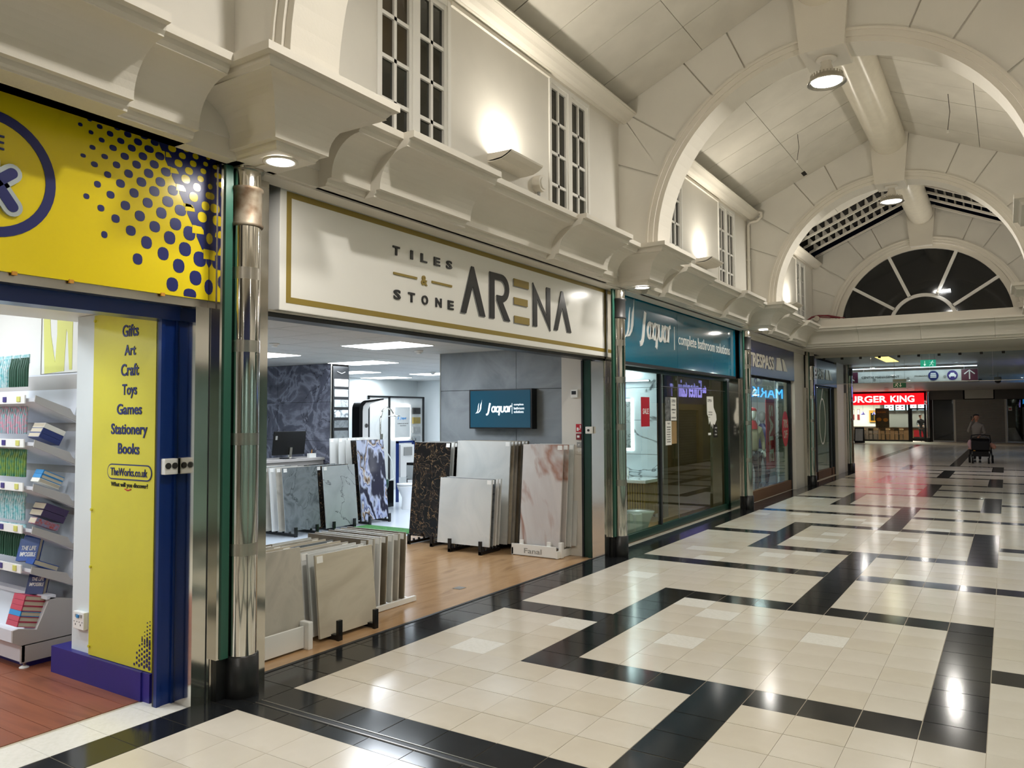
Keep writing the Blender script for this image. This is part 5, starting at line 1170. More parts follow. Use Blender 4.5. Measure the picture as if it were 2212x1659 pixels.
def figure(name, lab, cat, x, y, H, m_top, m_low, arms, m_skin='skin', legs=((-.3, 0), (.3, 0)), hands=True, face=True, hairm='hair', yaw=0., lean=(0, 0), shoe='black'):
    """H total height in tiles; arms = (left elbow, left wrist, right elbow, right wrist) offsets; faces -y"""
    t = thing(name, lab, cat, (x, y, 0)); k = H/5.3
    V_ = lambda a, b_, c: (x+a*k+lean[0]*c/4, y+b_*k+lean[1]*c/4, c*k)
    J = [V_(0, 0, 2.65), V_(0, -.02, 3.1), V_(0, -.03, 3.6), V_(0, 0, 4.1), V_(0, 0, 4.38), V_(0, -.03, 4.62)]
    E_ = [(0, 1), (1, 2), (2, 3), (3, 4), (4, 5)]; R_ = [(.52*k, .36*k), (.43*k, .3*k), (.5*k, .34*k), (.42*k, .28*k), (.17*k, .17*k), .16*k]
    for s_, (le, lw) in ((-1, arms[0:2]), (1, arms[2:4])):
        b0 = len(J); J += [V_(s_*.52, 0, 4.05), V_(*le), V_(*lw)]; E_ += [(3, b0), (b0, b0+1), (b0+1, b0+2)]; R_ += [.2*k, .15*k, .1*k]
    skinned('torso', J, E_, R_, m_top, t)
    J = [V_(0, 0, 2.75)]; E_ = []; R_ = [(.5*k, .36*k)]
    for s_, (fx, fy) in zip((-1, 1), legs):
        b0 = len(J); J += [V_(s_*.24, 0, 2.45), V_(s_*.27+fx*.3, -.08+fy*.5, 1.4), V_(s_*.25, fy, .28)]; E_ += [(0, b0), (b0, b0+1), (b0+1, b0+2)]; R_ += [.32*k, .2*k, .13*k]
    skinned('legs', J, E_, R_, m_low, t)
    for s_, (fx, fy) in zip((-1, 1), legs):
        p0 = V_(s_*.25, fy, .12); MB().rings([[(p0[0]+a_*.13*k, p0[1]+.12*k-j_*.5*k/3, z_) for a_, z_ in ((-1, 0.005), (1, 0.005), (.8, (.26-.05*j_)*k), (-.8, (.26-.05*j_)*k))] for j_ in range(4)], smooth=False).build('shoe', shoe, t)
    hc = V_(0, -.06, 4.98)
    head(t, hc, .74*k, m_skin, yaw, hair=hairm is not None, face=face, m_hair=hairm or 'hair')
    MB().tube([V_(0, 0, 4.3), V_(0, -.04, 4.75)], .15*k, 10).build('neck', m_skin, t)
    if hands:
        for s_, i in ((-1, 0), (1, 2)):
            e_, w2 = Vector(V_(*arms[i])), Vector(V_(*arms[i+1])); hand(t, w2-(w2-e_).normalized()*.04, w2-e_, s_, m_skin)
    return t, V_
# shop window mannequins
t, V_ = figure('mannequin', 'white mannequin in a cream gilet and red hooded scarf in the navy shop window', 'mannequin', -5.5, 39.0, 6.0, 'beige_cloth', 'trousers', ((-.75, .05, 3.35), (-.7, -.15, 2.75), (.75, .05, 3.35), (.7, -.15, 2.75)), 'white_plastic', face=False, hairm='red')
MB().rings([[(V_(0, 0, 0)[0]+a_*r_*math.cos(q_), 39.0+r_*math.sin(q_)*.8, z_) for q_ in [2*PI*k/14 for k in range(14)] for a_ in (1,)] for z_, r_ in ((4.6, .5), (4.9, .42), (5.2, .3))], smooth=True, caps=False).build('scarf', 'red', t)
t.rotation_euler = (0, 0, .7)
t, V_ = figure('mannequin', 'dark dressed mannequin behind the red banner in the navy shop window', 'mannequin', -6.6, 46.0, 5.8, 'navy', 'trousers', ((-.75, .05, 3.35), (-.7, -.15, 2.75), (.75, .05, 3.35), (.7, -.15, 2.75)), 'grey_plastic', face=False, hairm=None)

# ================================================================ FAR AREA
fa = struct('ceiling_3')
q = lambda n, m, *k: MB().box(*k).build(n, m, fa)
for i in range(33):
    y = 53.3+3.5*i; q('ceiling_strip', 'low_ceiling', -32, 26, y+.02, y+3.48, 10.5, 10.6)
q('void', 'gap_dark', -32, 26, 53.3, 169, 10.62, 10.7)
fwl = struct('wall_far')
q = lambda n, m, *k: MB().box(*k).build(n, m, fwl)
q('left_wall', 'bk_grey', -32.2, -32, 68, 169, 0, 10.6); q('back_wall', 'bk_grey', -32, 26, 178, 178.3, 0, 10.6)
q('header', 'bk_grey', -3.9, 2.0, 164.9, 165.3, 8.6, 10.5); q('header', 'plaster2', 2.3, 7.2, 164.7, 165.0, 8.75, 10.5); q('header', 'bk_grey', 7.4, 13.5, 164.9, 165.3, 8.6, 10.5)
q('pier', 'plaster2', .3, .62, 164.8, 165.3, 0, 8.6); q('pier', 'plaster2', 9.0, 9.35, 164.8, 165.3, 0, 8.6); q('pier', 'bk_grey', 13.4, 14, 164.8, 165.3, 0, 10.5)
q('backing', 'gap_dark', -3.9, 14, 165.6, 165.8, 0, 10.5); q('rear', 'bk_grey', -32, -19.2, 164.8, 165.3, 0, 10.5)
t = thing('roller_shutter', 'closed grey roller shutter behind the woman with the pushchair', 'shutter', (4.8, 165, 0))
for i in range(43): MB().prism([(164.98, .1+i*.198), (164.92, .18+i*.198), (164.92, .24+i*.198), (164.98, .29+i*.198), (165.1, .29+i*.198), (165.1, .1+i*.198)], 'x', .62, 9.0).build('slat', 'shutter', t)
MB().box(.62, 9.0, 164.9, 165.1, 0, .1).build('bottom_rail', 'steel', t)
for i, (a, b_, l_) in enumerate(((-3.5, .3, 'dark shop window with a small mirrored blue sign, left of the roller shutter'), (9.35, 13.4, 'dark shop window at the far right behind the pushchair'))):
    t = thing('shop_window', l_, 'window', ((a+b_)/2, 165, 0)); MB().box(a+.1, b_-.1, 165.1, 165.14, .3, 8.5).build('pane', 'glass_dark', t); MB().box(a, b_, 165.0, 165.2, 0, .3).box(a, a+.1, 165, 165.2, .3, 8.6).box(b_-.1, b_, 165, 165.2, .3, 8.6).build('frame', 'steel', t)
t = thing('notice', 'small white notice on the far right dark window', 'poster', (9.9, 164.98, 6.4)); MB().box(9.6, 10.2, 165.0, 165.06, 6.3, 7.1).build('sheet', 'paper', t); MB().box(9.7, 10.1, 164.99, 165.0, 6.5, 6.8).build('print', 'red', t)
# burger restaurant
t = thing('restaurant_fascia', 'lit red fascia sign with white letters BURGER KING at the far end', 'shop sign', (-12.8, 164.8, 7.7))
MB().box(-20.8, -4.95, 164.6, 165.0, 7.68, 10.1).build('panel', 'bk_red', t)
text('BURGER', PF(164.6), -20.5, -11.9, 8.2, 9.6, 'bk_white', t, .06, .025); text('KING', PF(164.6), -11.2, -6.7, 8.2, 9.6, 'bk_white', t, .06, .025)
r = struct('window_restaurant')
q = lambda n, m, *k: MB().box(*k).build(n, m, r)
q('sill', 'black', -20.8, -7.9, 164.8, 165.1, 0, .35); q('pane', 'glass', -20.8, -7.95, 164.95, 165.0, .35, 7.7); q('mullion', 'black', -7.95, -7.55, 164.7, 165.1, 0, 7.7)
q('door_head', 'black', -7.55, -4.7, 164.7, 165.1, 6.6, 6.95); q('door_stile', 'black', -7.55, -7.2, 164.7, 165.0, 0, 6.6); q('door_stile', 'black', -5.0, -4.6, 164.7, 165.0, 0, 7.7); q('door_rail', 'black', -7.2, -5.0, 164.7, 165.0, .2, .75); q('door_glass', 'glass', -7.2, -5.0, 164.85, 164.88, .75, 6.6)
t = thing('column', 'thin chrome column at the right end of the restaurant front', 'column', (-4.2, 164.5, 0)); MB().lathe([(.33, .8), (.33, 10.4)], -4.2, 164.5, 20).build('shaft', 'chrome', t); MB().lathe([(.4, 0), (.4, .8)], -4.2, 164.5, 20).build('boot', 'boot', t); MB().box(-4.6, -3.9, 164.6, 165, 8.5, 10.4).build('top_block', 'black', t)
rr = struct('wall_restaurant')
q = lambda n, m, *k: MB().box(*k).build(n, m, rr)
q('rear_wall', 'bk_wall', -22, -14.4, 174, 174.2, 0, 8.5); q('rear_wall', 'bk_grey', -14.4, -4, 174, 174.2, 0, 8.5); q('side_wall', 'bk_wall', -22, -21.8, 165, 174, 0, 8.5); q('side_wall', 'bk_wall', -4.1, -4, 165.6, 174, 0, 8.5); q('kitchen_ceiling', 'bk_wall', -22, -4, 165, 174, 8.4, 8.6); q('wall_band', 'bk_brown', -22, -14.4, 173.8, 174, 0, 3.0)
for x, l_ in ((-18.5, 'left'), (-12.5, 'middle'), (-7, 'right')):
    t = thing('ceiling_panel_light', 'panel light in the restaurant ceiling, '+l_, 'ceiling light', (x, 169, 8.3)); MB().box(x-1, x+1, 168, 170, 8.3, 8.38).build('frame', 'white_plastic', t); MB().box(x-.95, x+.95, 168.05, 169.95, 8.27, 8.3).build('diffuser', 'lens', t); area('panel_light', (x, 169, 8.2), 1.8, 110, (1, .93, .85), shape='SQUARE')
for i, x in enumerate((-12.4, -10.2, -8.0, -5.8)):
    t = thing('menu_screen', 'blue white menu screen over the counter, '+ORD[i]+' from the left', 'screen', (x, 172.5, 7)); MB().box(x-1, x+1, 172.5, 172.6, 6.5, 7.9).build('bezel', 'black', t); MB().box(x-.92, x+.92, 172.46, 172.5, 6.58, 7.82).build('display', 'menu_blue', t)
    plates([rect(x-.7, x-.3, 7.3, 7.55), rect(x+.2, x+.6, 7.3, 7.55), rect(x-.7, x-.3, 6.8, 7.0), rect(x+.2, x+.6, 6.8, 7.0)], PF(172.46), .01).build('picture', ('poster_dark', 'red_dark', 'brown', 'pack_green')[i], t)
t = thing('poster_stand', 'tall dark burger poster panel in the middle of the restaurant', 'poster', (-13.2, 168, 2.7)); MB().box(-14.6, -11.9, 168, 168.1, 2.8, 7.0).build('panel', 'poster_dark', t); text('BURGERS', PF(168), -14.2, -12.5, 6.0, 6.3, 'amber', t, .02, .02); plates([ell(-13.9, 4.6, .5, .4, 14), ell(-12.6, 4.5, .5, .4, 14)], PF(168), .02).build('burger_picture', 'amber', t)
t = thing('counter', 'long serving counter with a steel top in the restaurant', 'counter', (-9.5, 171, 0)); MB().box(-14.4, -4.6, 170.6, 171.6, 0, 2.8).build('front', 'brown', t); MB().box(-14.5, -4.5, 170.4, 171.8, 2.8, 2.95).build('top', 'steel', t)
t = thing('red_counter_screen', 'low red panel behind the restaurant door', 'panel', (-6, 169.5, 0)); MB().box(-7.4, -4.6, 169.4, 169.5, .9, 2.3).build('panel', 'red', t); MB().box(-7.4, -4.6, 169.4, 169.45, 0, .9).build('base', 'ink', t)
for i, (x, l_) in enumerate(((-17.2, 'left'), (-15.0, 'right'))):
    t = thing('pendant_lamp', l_+' dark bell shaped pendant lamp in the restaurant', 'lamp', (x, 169, 6)); MB().lathe([(.45, 5.6), (.42, 5.75), (.2, 6.0), (.08, 6.3), (0, 6.4)], x, 169, 16).build('shade', 'purple_disc', t); MB().tube([(x, 169, 6.4), (x, 169, 8.4)], .02, 6).build('cord', 'ink', t)
t = thing('wall_cabinet', 'yellow framed wall cabinet with dark panes in the restaurant', 'cabinet', (-15.6, 173.7, 4)); MB().box(-16.6, -14.5, 173.6, 173.9, 4.0, 6.6).build('frame', 'amber', t); MB().box(-16.3, -15.6, 173.55, 173.6, 4.3, 6.0).box(-15.5, -14.7, 173.55, 173.6, 4.3, 6.0).build('pane', 'win_dark', t)
for i in range(2): t = thing('wall_panel_poster', ('left', 'right')[i]+' narrow red and white poster on the white restaurant wall', 'poster', (-20+1.1*i, 173.9, 4.5)); MB().box(-20.2+1.1*i, -19.7+1.1*i, 173.85, 173.95, 4.5, 6.9).build('sheet', 'red_dark', t); MB().box(-20.15+1.1*i, -19.75+1.1*i, 173.82, 173.85, 5.7, 6.8).build('print', 'paper', t)
def chair(x, y, lab, rz):
    t = thing('cafe_chair', lab, 'chair', (x, y, 0), 'chairs in the restaurant')
    MB().box(x-.5, x+.5, y-.5, y+.5, 1.45, 1.55).build('seat', 'brown', t); MB().box(x-.5, x+.5, y+.42, y+.5, 2.2, 2.75).build('backrest', 'brown', t)
    for sx in (-.45, .4):
        MB().box(x+sx, x+sx+.06, y-.48, y-.42, 0, 1.45).build('leg', 'ink', t); MB().box(x+sx, x+sx+.06, y+.42, y+.48, 0, 2.75).build('leg', 'ink', t)
    t.rotation_euler = (0, 0, rz); return t
def table(x, y, lab):
    t = thing('cafe_table', lab, 'table', (x, y, 0), 'tables in the restaurant'); MB().box(x-.9, x+.9, y-.9, y+.9, 2.4, 2.5).build('top', 'wood_light', t); MB().tube([(x, y, 0), (x, y, 2.4)], .06, 8).build('pedestal', 'ink', t); MB().lathe([(.5, 0), (.5, .05), (.1, .1)], x, y, 12).build('foot', 'ink', t)
wh = ['far left', 'left', 'centre left, behind the A board', 'centre', 'right, near the counter end']
for i, x in enumerate((-19.8, -17.6, -15.2, -12.8, -10.2)):
    table(x, 168.0, 'small wooden table in the restaurant window, '+wh[i]); chair(x-.1, 166.3, 'brown chair nearest the glass, '+wh[i], PI); chair(x+.3, 169.7, 'brown chair behind the table, '+wh[i], 0)
t, V_ = figure('person', 'person in dark clothes leaning over behind the restaurant door', 'person', -5.6, 168.2, 5.6, 'trousers', 'trousers', ((-.7, -.4, 3.5), (-.5, -.9, 3.2), (.7, -.4, 3.5), (.5, -.9, 3.2)), hands=True, face=True, yaw=.6, lean=(-.3, -.2))
t = thing('a_board', 'dark A board with a grey poster standing before the restaurant', 'sandwich board', (-15.6, 153.5, 0))
for s_, m_ in ((-1, 'ink'), (1, 'ink')):
    MB().prism([(153.5+s_*.6, 0), (153.5+s_*.6+.08, 0), (153.5+s_*.05+.04, 3.1), (153.5+s_*.05-.04, 3.1)], 'x', -16.6, -14.8).build('panel', m_, t)
MB().prism([(152.85, .4), (152.86, .4), (153.36, 2.8), (153.35, 2.8)], 'x', -16.4, -15.0).build('poster', 's_mist', t); MB().prism([(152.96, .9), (152.97, .9), (153.14, 1.7), (153.13, 1.7)], 'x', -16.2, -15.4).build('picture', 'poster_grey', t)
# wayfinding sign and other things hung from the low ceiling
t = thing('wayfinding_sign', 'hanging white sign with maroon arrows reading CENTRE MANAGEMENT and PRIMARK', 'sign', (1.2, 72, 8.8))
MB().box(-4.9, 7.15, 71.95, 72.1, 8.86, 10.0).build('panel', 's_mist', t); MB().box(-4.95, 7.2, 71.94, 72.11, 8.8, 8.86).build('lower_rail', 'steel', t)
P = PF(71.95); plates([rect(-4.9, -3.55, 8.88, 9.98), rect(5.75, 7.13, 8.88, 9.98)], P, .02).build('arrow_panel', 'maroon', t)
P = PF(71.93)
plates([stroke([(6.44, 9.0), (6.44, 9.85)], .1), stroke([(6.0, 9.5), (6.44, 9.88), (6.88, 9.5)], .1)], P, .02).build('arrow', 'paper', t); plates([stroke([(-4.7, 9.7), (-3.9, 9.1)], .1), stroke([(-4.75, 9.3), (-4.72, 9.75), (-4.3, 9.72)], .1)], P, .02).build('arrow', 'paper', t)
text('CENTRE MANAGEMENT', P, -3.2, .3, 9.3, 9.52, 'ink', t, .01); text('PRIMARK', P, 1.7, 2.9, 9.36, 9.5, 'grey_plastic', t, .01, .02)
for x, m_ in ((3.35, 'navy_disc'), (5.0, 'purple_disc')):
    d_ = plates([ell(x, 9.42, .46, .48, 28)], P, .02).build('pictogram_disc', m_, t); c_ = PF(71.905)
    if m_ == 'navy_disc': plates([rect(x-.26, x+.26, 9.22, 9.34), rect(x-.26, x+.26, 9.4, 9.52), rect(x-.22, x+.22, 9.58, 9.68)], c_, .01).build('pictogram', 'paper', d_)
    else: plates([[(x-.3, 9.3), (x+.3, 9.3), (x+.32, 9.45), (x+.22, 9.5), (x+.14, 9.66), (x-.14, 9.66), (x-.22, 9.5), (x-.32, 9.45)], rect(x-.27, x-.17, 9.2, 9.3), rect(x+.17, x+.27, 9.2, 9.3)], c_, .01).build('pictogram', 'paper', d_)
plates([ell(4.35, 9.3, .14, .14, 12), ell(-2.0, 9.15, .14, .14, 12), ell(1.1, 9.2, .14, .14, 12)], P, .01).build('fixing_patch', 'grey_plastic', t)
for x in (-3, 6): MB().tube([(x, 72, 10.0), (x, 72, 10.5)], .03, 6).build('hanger', 'steel', t)
t = thing('strip_light', 'long thin bright strip light above the hanging sign', 'light', (1.2, 71, 10.2)); MB().box(-5.1, 7.1, 71.3, 71.4, 10.22, 10.3).build('tube', 'strip_light', t); MB().box(-5.1, 7.1, 71.28, 71.42, 10.3, 10.36).build('housing', 'steel', t)
for x in (-4, 1, 6): MB().tube([(x, 71.35, 10.36), (x, 71.35, 10.5)], .02, 6).build('hanger', 'steel', t)
area('strip_glow', (1, 71.3, 10.15), 10, 8, COOL, shape='RECTANGLE', sy=.2)
def exit_sign(x0, x1, y, z0, z1, lab, m_, mw, flip):
    t = thing('exit_sign', lab, 'sign', ((x0+x1)/2, y, z0)); MB().box(x0, x1, y, y+.08, z0, z1).build('panel', m_, t); P = PF(y); h_ = z1-z0; w_ = (x1-x0)
    a = x0+w_*(.28 if not flip else .56); plates([stroke([(a, z0+h_*.2), (a, z0+h_*.85)], .05), [(a-.12, z0+h_*.4), (a+.12, z0+h_*.4), (a, z0+h_*.12)]], P, .01).build('arrow', mw, t)
    b_ = x0+w_*(.75 if not flip else .28); plates([ell(b_+.05, z0+h_*.8, .05, .06, 8), stroke([(b_, z0+h_*.7), (b_-.05, z0+h_*.42), (b_+.08, z0+h_*.3), (b_+.05, z0+h_*.1)], .06), stroke([(b_-.05, z0+h_*.42), (b_-.18, z0+h_*.2)], .05), stroke([(b_-.15, z0+h_*.6), (b_, z0+h_*.66), (b_+.16, z0+h_*.55)], .04)], P, .01).build('running_figure', mw, t)
    for x in (x0+.1, x1-.1): MB().tube([(x, y+.04, z1), (x, y+.04, 10.5)], .015, 6).build('hanger', 'steel', t)
    return t
exit_sign(3.48, 4.6, 57, 9.5, 10.07, 'bright green lit exit sign with white arrow above the hanging sign', 'exit_green', 'exit_white', False)
exit_sign(.85, 1.88, 62, 7.98, 8.5, 'dark green exit sign hanging lower, in front of the burger sign', 'exit_dark', 'letter_white', True)
t = thing('sign_bracket', 'grey box bracket holding the lower exit sign', 'bracket', (1.36, 62, 8.6)); MB().box(.82, 1.92, 61.95, 62.1, 8.52, 8.75).build('box', 'grey_plastic', t)
t = thing('ceiling_panel_light', 'square warm yellow ceiling light just beyond the beam', 'ceiling light', (.6, 60, 10.4)); MB().box(.05, 1.2, 56.4, 63.9, 10.44, 10.5).build('frame', 'white_plastic', t); MB().box(.1, 1.15, 56.5, 63.8, 10.42, 10.44).build('diffuser', 'lens_warm', t); area('panel_light', (1.2, 57.5, 10.4), 1.2, 8, WARM, shape='SQUARE')
dl = [(-3.6, 74, 'above the left end of the hanging sign'), (-2.2, 76, 'just right of the first, over the sign'), (5.5, 69, 'above the sign right of centre'), (1.2, 84, 'behind the hanging sign'), (-6, 100, 'left of the lower exit sign'), (3.0, 118, 'over the roller shutter area'), (-9, 140, 'in front of the red fascia, left'), (-5.2, 140, 'in front of the red fascia, right end'), (8, 100, 'far right of the open area'), (5, 148, 'in front of the white header'), (-14, 90, 'far left of the open area'), (10, 128, 'far right, deeper'), (11.3, 66, 'added to brighten the dark shutter across the arcade'), (11.3, 73, 'added further along to brighten the dark shutter across the arcade')]  # last two are added, unseen, to brighten the opposite front in the window reflection
for x, y, l_ in dl:
    t = thing('downlight', 'small ceiling downlight '+l_, 'downlight', (x, y, 10.45)); MB().lathe([(.3, 10.5), (.4, 10.5), (.38, 10.46), (.3, 10.47), (.3, 10.5)], x, y, 18, caps=False).build('trim_ring', 'steel', t); MB().lathe([(0, 10.49), (.3, 10.49), (0, 10.48)], x, y, 18).build('lens', 'lens_cool', t)
    area('downlight_light', (x, y, 10.44), .5, FAR*.35, NEUT)
t = thing('ceiling_vent', 'dark square slatted air vent in the low ceiling', 'vent', (5.5, 110, 10.3))
for i in range(3): MB().box(4.6+.15*i, 6.6-.15*i, 109+.3*i, 111-.3*i, 10.34-.1*i, 10.4-.1*i).build('slat', 'ink', t)
t = thing('dome_camera', 'black dome security camera hanging right of the hanging sign', 'camera', (8.6, 92, 9.6)); MB().tube([(8.6, 92, 9.9), (8.6, 92, 10.5)], .06, 8).build('stem', 'white_plastic', t); MB().lathe([(.34, 9.95), (.38, 9.8), (.38, 9.6)], 8.6, 92, 18).build('housing', 'grey_plastic', t); MB().lathe([(.36, 9.6), (.34, 9.4), (.2, 9.25), (0, 9.2)], 8.6, 92, 18).build('dome', 'black_plastic', t)
# smoke curtain
t = thing('smoke_curtain', 'clear glass smoke curtain hanging under the end beam', 'glass screen', (4.4, 53, 8.1))
for i in range(4): MB().box(-3.9+4.17*i, .25+4.17*i, 53.02, 53.05, 8.12, 10.28).build('pane', 'curtain_glass', t)
MB().box(-3.9, 12.75, 53.0, 53.07, 8.08, 8.12).build('edge_trim', 'chrome_soft', t)
for i in range(12): MB().box(-3.4+1.4*i, -3.2+1.4*i, 52.98, 53.08, 10.1, 10.3).build('clip', 'sleeve', t)
# things on the end ledge
t = thing('spot_lamp', 'small round spotlight lying on the ledge at the left end', 'spotlight', (-2.0, 44.9, 12.5)); MB().tube([(-2.1, 44.6, 12.62), (-2.1, 44.25, 12.6)], [.16, .19], 14).build('barrel', 'chrome_soft', t); MB().tube([(-2.1, 44.6, 12.5), (-2.1, 44.6, 12.62)], .05, 8).build('base', 'sleeve', t)
t = thing('spot_lamp', 'small round spotlight on the ledge at the right end', 'spotlight', (10.4, 44.9, 12.5)); MB().tube([(10.3, 44.6, 12.62), (10.3, 44.25, 12.6)], [.16, .19], 14).build('barrel', 'chrome_soft', t); MB().tube([(10.3, 44.6, 12.5), (10.3, 44.6, 12.62)], .05, 8).build('base', 'sleeve', t)
t = thing('cable_bundle', 'dark red cable bundle trailing over the ledge', 'cable', (-1.6, 45, 12.5)); MB().tube([(-2.9, 44.5, 12.45), (-2.5, 44.6, 12.75), (-2.1, 44.8, 12.85), (-1.4, 44.8, 12.8), (-.6, 44.82, 12.6)], .07, 8).build('cable', 'cable_red', t); MB().tube([(-3.0, 44.4, 12.4), (-2.4, 44.7, 12.8), (-1.8, 44.86, 12.7), (-.3, 44.84, 12.58)], .04, 6).build('cable', 'cable_red', t)
t = thing('lunette_lamp', 'small tubular lamp fixed on the fan window bars', 'lamp', (5.7, 48.9, 14.5)); MB().tube([(5.5, 48.85, 14.5), (6.2, 48.8, 14.55)], .09, 10).build('tube', 'lens', t); MB().box(5.35, 5.5, 48.8, 49, 14.42, 14.6).build('bracket', 'chrome_soft', t); area('lunette_light', (5.8, 48.5, 14.5), .6, 14, NEUT, (-.1, -1, .3))
# small fittings on the upper walls and ceiling
t = thing('alarm_bell', 'round white alarm sounder on the wall right of the near uplighter', 'alarm', (-3.2, 6.1, 13.0))
MB().tube([(-3.25, 6.3, 13.05), (-2.98, 6.3, 13.05)], .27, 20).build('housing', 'plaster', t); MB().tube([(-2.98, 6.3, 13.05), (-2.94, 6.3, 13.05)], .19, 20).build('grille', 'plaster2', t); MB().tube([(-3.15, 6.3, 12.8), (-3.15, 6.3, 12.2)], .05, 8).build('conduit', 'grey_plastic', t)
t = thing('drain_pipe', 'cream drain pipe running down the corner by the second arch', 'pipe', (-3.1, 30.2, 12)); MB().tube([(-2.6, 30.35, 17.45), (-2.35, 30.4, 17.35), (-2.35, 30.4, 17.1), (-2.6, 30.4, 16.9), (-3.0, 30.4, 16.85), (-3.12, 30.4, 16.7), (-3.12, 30.4, 12.0)], .09, 10).build('pipe', 'plaster', t); MB().tube([(-3.12, 30.4, 14.6), (-3.12, 30.4, 14.7)], .12, 10).build('socket', 'plaster', t)
for i, (x, y, side, L_) in enumerate(((1.0, 24.6, -1, 1.3), (7.6, 23.4, 1, 1.6))):
    z = slope_pt(-1, 8.8-x if side > 0 else x)[1]; t = thing('hanging_wire', ('short looped wire hanging from the left ceiling slope', 'long pull cord hanging from the right ceiling slope')[i], 'wire', (x, y, z)); MB().tube([(x, y, z+.02), (x+.05, y, z-L_*.5), (x-.05, y+.02, z-L_)], .014, 5).build('wire', 'wire', t); MB().box(x-.09, x, y-.03, y+.03, z-L_-.12, z-L_).build('connector', 'plaster2', t)
t = thing('missing_board_hole', 'small black gap where a ceiling board corner is missing', 'hole', (.15, 30, 19.1))
p0, p1 = slope_pt(-1, .05), slope_pt(-1, .25); MB().prism([(p0[0], p0[1]-.005), (p1[0], p1[1]-.005), (p1[0], p1[1]+.03), (p0[0], p0[1]+.03)], 'y', 29.7, 30.4).build('void', 'gap_dark', t); MB().prism([(p0[0]-.03, p0[1]-.02), (p0[0], p0[1]-.005), (p0[0], p0[1]+.03), (p0[0]-.03, p0[1]+.03)], 'y', 29.7, 30.4).build('edge', 'ceil_board', t)

# ================================================================ WOMAN AND PUSHCHAIR
px_, py_ = 6.35, 90.6
t, V_ = figure('person', 'woman with dark hair in a grey jumper hand at her ear, behind the pushchair', 'person', px_, py_, 5.55, 'sweater', 'trousers', ((-.85, -.15, 3.35), (-.42, -.3, 4.55), (.78, -.1, 3.2), (.35, -.75, 2.95)), legs=((0, .15), (0, -.35)), yaw=.25)
MB().box(px_-.52, px_-.44, py_-.42, py_-.24, 4.9, 5.35).build('phone', 'black_plastic', t)
s = thing('pushchair', 'black pushchair facing the camera with pink blankets, pushed by the woman', 'pushchair', (6.75, 88.6, 0))
X0, Y0 = 6.75, 88.6
MB().rings([[(X0+a_*wx, Y0+yy, z_) for a_, z_ in ((-1, z0), (1, z0), (1, z1), (-1, z1))] for yy, wx, z0, z1 in ((-.75, .66, 1.5, 2.4), (-.2, .72, 1.3, 2.75), (.5, .7, 1.5, 2.6), (.9, .6, 1.9, 2.4))], smooth=False).build('seat_unit', 'stroller', s, bevel=.05)
hd_ = []
for k in range(8):
    a = PI*k/14; hd_.append([(X0+.78*math.cos(b_), Y0-.25-.75*math.cos(a)*.9*abs(math.sin(b_))*1, 2.35+.62*math.sin(b_)*(1-.08*k/8)+.1*math.sin(a)) for b_ in [PI*j/12 for j in range(13)]])
MB().rings(hd_, close=False, caps=False, smooth=True).build('hood', 'stroller', s)
MB().prism([(X0-.68, .75), (X0+.68, .75), (X0+.6, 1.3), (X0-.6, 1.3)], 'y', Y0-.5, Y0+.6).build('basket', 'stroller', s)
for sx in (-1, 1):
    MB().tube([(X0+sx*.86, Y0+.5, .45), (X0+sx*.8, Y0-.1, 1.6), (X0+sx*.76, Y0+.5, 2.6), (X0+sx*.7, Y0+1.1, 3.05)], .05, 8).build('frame_tube', 'stroller', s)
    MB().tube([(X0+sx*.8, Y0-.1, 1.6), (X0+sx*.62, Y0-.9, .45)], .05, 8).build('frame_tube', 'stroller', s)
    w_ = MB().tube([(X0+sx*.96, Y0+.55, .45), (X0+sx*.80, Y0+.55, .45)], .45, 22).build('rear_wheel', 'stroller', s); MB().tube([(X0+sx*.98, Y0+.55, .45), (X0+sx*.78, Y0+.55, .45)], .12, 12).build('hub', 'steel', w_)
    w_ = MB().tube([(X0+sx*.68, Y0-.95, .32), (X0+sx*.54, Y0-.95, .32)], .32, 20).build('front_wheel', 'stroller', s); MB().tube([(X0+sx*.7, Y0-.95, .32), (X0+sx*.52, Y0-.95, .32)], .08, 10).build('hub', 'steel', w_)
MB().tube([(X0-.7, Y0+1.1, 3.05), (X0-.35, Y0+1.2, 3.1), (X0+.35, Y0+1.2, 3.1), (X0+.7, Y0+1.1, 3.05)], .06, 8).build('handlebar', 'stroller', s)
MB().box(X0-.55, X0-.38, Y0-.62, Y0-.55, 1.36, 1.5).build('toy', 'amber', s)
s.scale = (1.28, 1, 1.03)
t = thing('blanket', 'pale pink blanket hanging over the left side of the pushchair', 'blanket', (5.85, 88.6, 1.6)); MB().rings([[(5.72+r_*math.cos(a)+dx, 88.5+.3*math.sin(a), z_) for a in [2*PI*k/12 for k in range(12)]] for z_, r_, dx in ((1.55, .1, .12), (1.65, .2, .08), (1.95, .24, 0), (2.3, .28, .02), (2.6, .24, .1), (2.7, .1, .15))], smooth=True).build('cloth', 'pink', t)
MB().rings([[(5.74+r_*math.cos(a), 88.4+.3*math.sin(a), z_) for a in [2*PI*k/12 for k in range(12)]] for z_, r_ in ((1.6, .25), (1.66, .27), (1.7, .25))], smooth=True).build('fold', 'peach', t)
t = thing('bag', 'peach coloured bag hanging at the right side of the pushchair', 'bag', (7.8, 88.6, 1.6)); MB().tube([(7.68, 88.5, 2.25), (7.88, 88.5, 2.05), (8.1, 88.5, 1.8), (8.2, 88.5, 1.7)], [.16, .26, .25, .12], 14).build('body', 'peach', t); MB().tube([(7.68, 88.5, 2.25), (7.6, 88.55, 2.5)], .05, 6).build('strap', 'stroller', t)

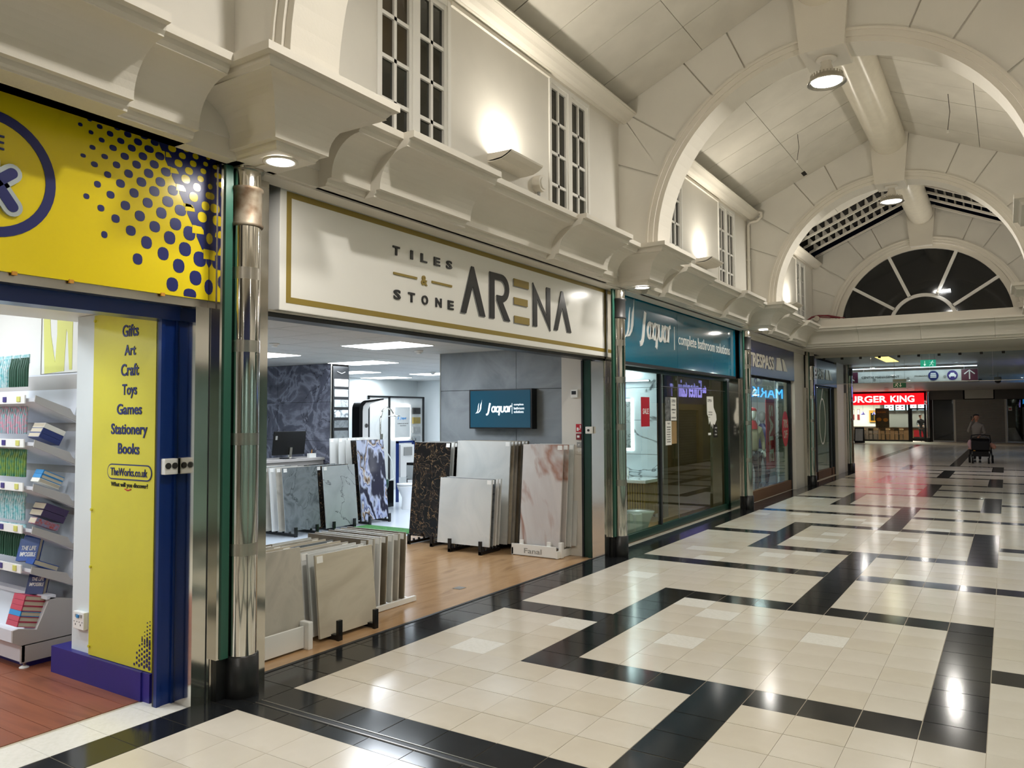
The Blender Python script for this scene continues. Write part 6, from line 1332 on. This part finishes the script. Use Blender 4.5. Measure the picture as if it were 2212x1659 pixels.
# ================================================================ RIGHT SIDE OF THE ARCADE (seen in reflections and past the arches)
rs = struct('wall_right_front')
q = lambda n, m, *k: MB().box(*k).build(n, m, rs)
for k in range(-2, 3):
    a, b_ = yc(k)+.4, yc(k+1)-.7
    q('fascia', ('sign_white', 'trespass_blue', 'sign_white', 'green_frame', 'sign_white')[k+2], 12.8, 13.1, a, b_, 7.9, 10.5); q('void_lining', 'gap_dark', 13.1, 14, a-1, b_+1, 7.7, 11.4)
    q('pane', 'glass', 13.4, 13.42, a, b_, .4, 7.8); q('sill', 'ink', 13.35, 13.5, a, b_, 0, .4); q('shop_back', 'wall_cool', 18, 18.2, a-1, b_+1, 0, 8.5); q('shop_floor', 's_greige', 13.4, 18, a-1, b_+1, 0, .02); q('shop_ceiling', 'paint_white', 13.1, 18, a-1, b_+1, 8.3, 8.5); q('divider', 'wall_cool', 13.1, 18, b_+.8, b_+1, 0, 8.5)
    area('shop_light', (15.5, (a+b_)/2, 8.2), 3, 22, COOL, shape='SQUARE')
q('navy_fascia', 'navy', 12.7, 13.1, 64.5, 80, 6.9, 10.5); q('dark_shutter', 'bk_grey', 13.0, 13.2, 67.5, 75.5, 0, 6.2); q('timber_pier', 'timber_frame', 12.7, 13.2, 64.5, 67.5, 0, 6.9); q('timber_pier', 'timber_frame', 12.7, 13.2, 75.5, 77.0, 0, 6.9); q('timber_pier', 'wood_light', 12.6, 13.2, 59.5, 64.0, 0, 6.9); q('timber_head', 'timber_frame', 12.7, 13.2, 67.5, 75.5, 6.2, 6.9)
for i in range(20): q('shutter_slat', 'ink', 12.98, 13.0, 67.6, 75.4, .3*i+.05, .3*i+.12)
q('fascia', 'bk_grey', 12.7, 13.1, 50, 59, 7.9, 10.5); q('dark_front', 'bk_grey', 13.3, 13.5, 50, 59.5, 0, 8); q('long_wall', 'bk_grey', 13.6, 13.8, 77, 169, 0, 10.5); q('white_front', 's_mist', 13.0, 13.4, 82, 116, 0, 7.5)
e = thing('toy_shop_sign', 'lit purple white letters the Entertainer on navy across the arcade', 'shop sign', (12.6, 72, 7.5))
text('Entertainer', PR(12.68), -76.6, -66.2, 7.7, 9.8, 'ent_purple', e, .06, .008); text('the', PR(12.68), -78.3, -77.0, 8.3, 9.2, 'ent_purple', e, .06, .005)
e = thing('blue_shop_sign', 'lit blue letters PRIMARK on the right beyond the low ceiling', 'shop sign', (12.6, 108, 8.5))
text('PRIMARK', PR(12.98), -126, -98, 8.3, 9.8, 'ark_blue', e, .06, .0)
sbox('wall_near', 'plaster2', -8, 16, -58.2, -58, 0, 21)
MB().box(-4.6, -4.5, -58, -40, 0, 11).box(13.4, 13.5, -58, -40, 0, 11).build('near_side', 'plaster2', rs)
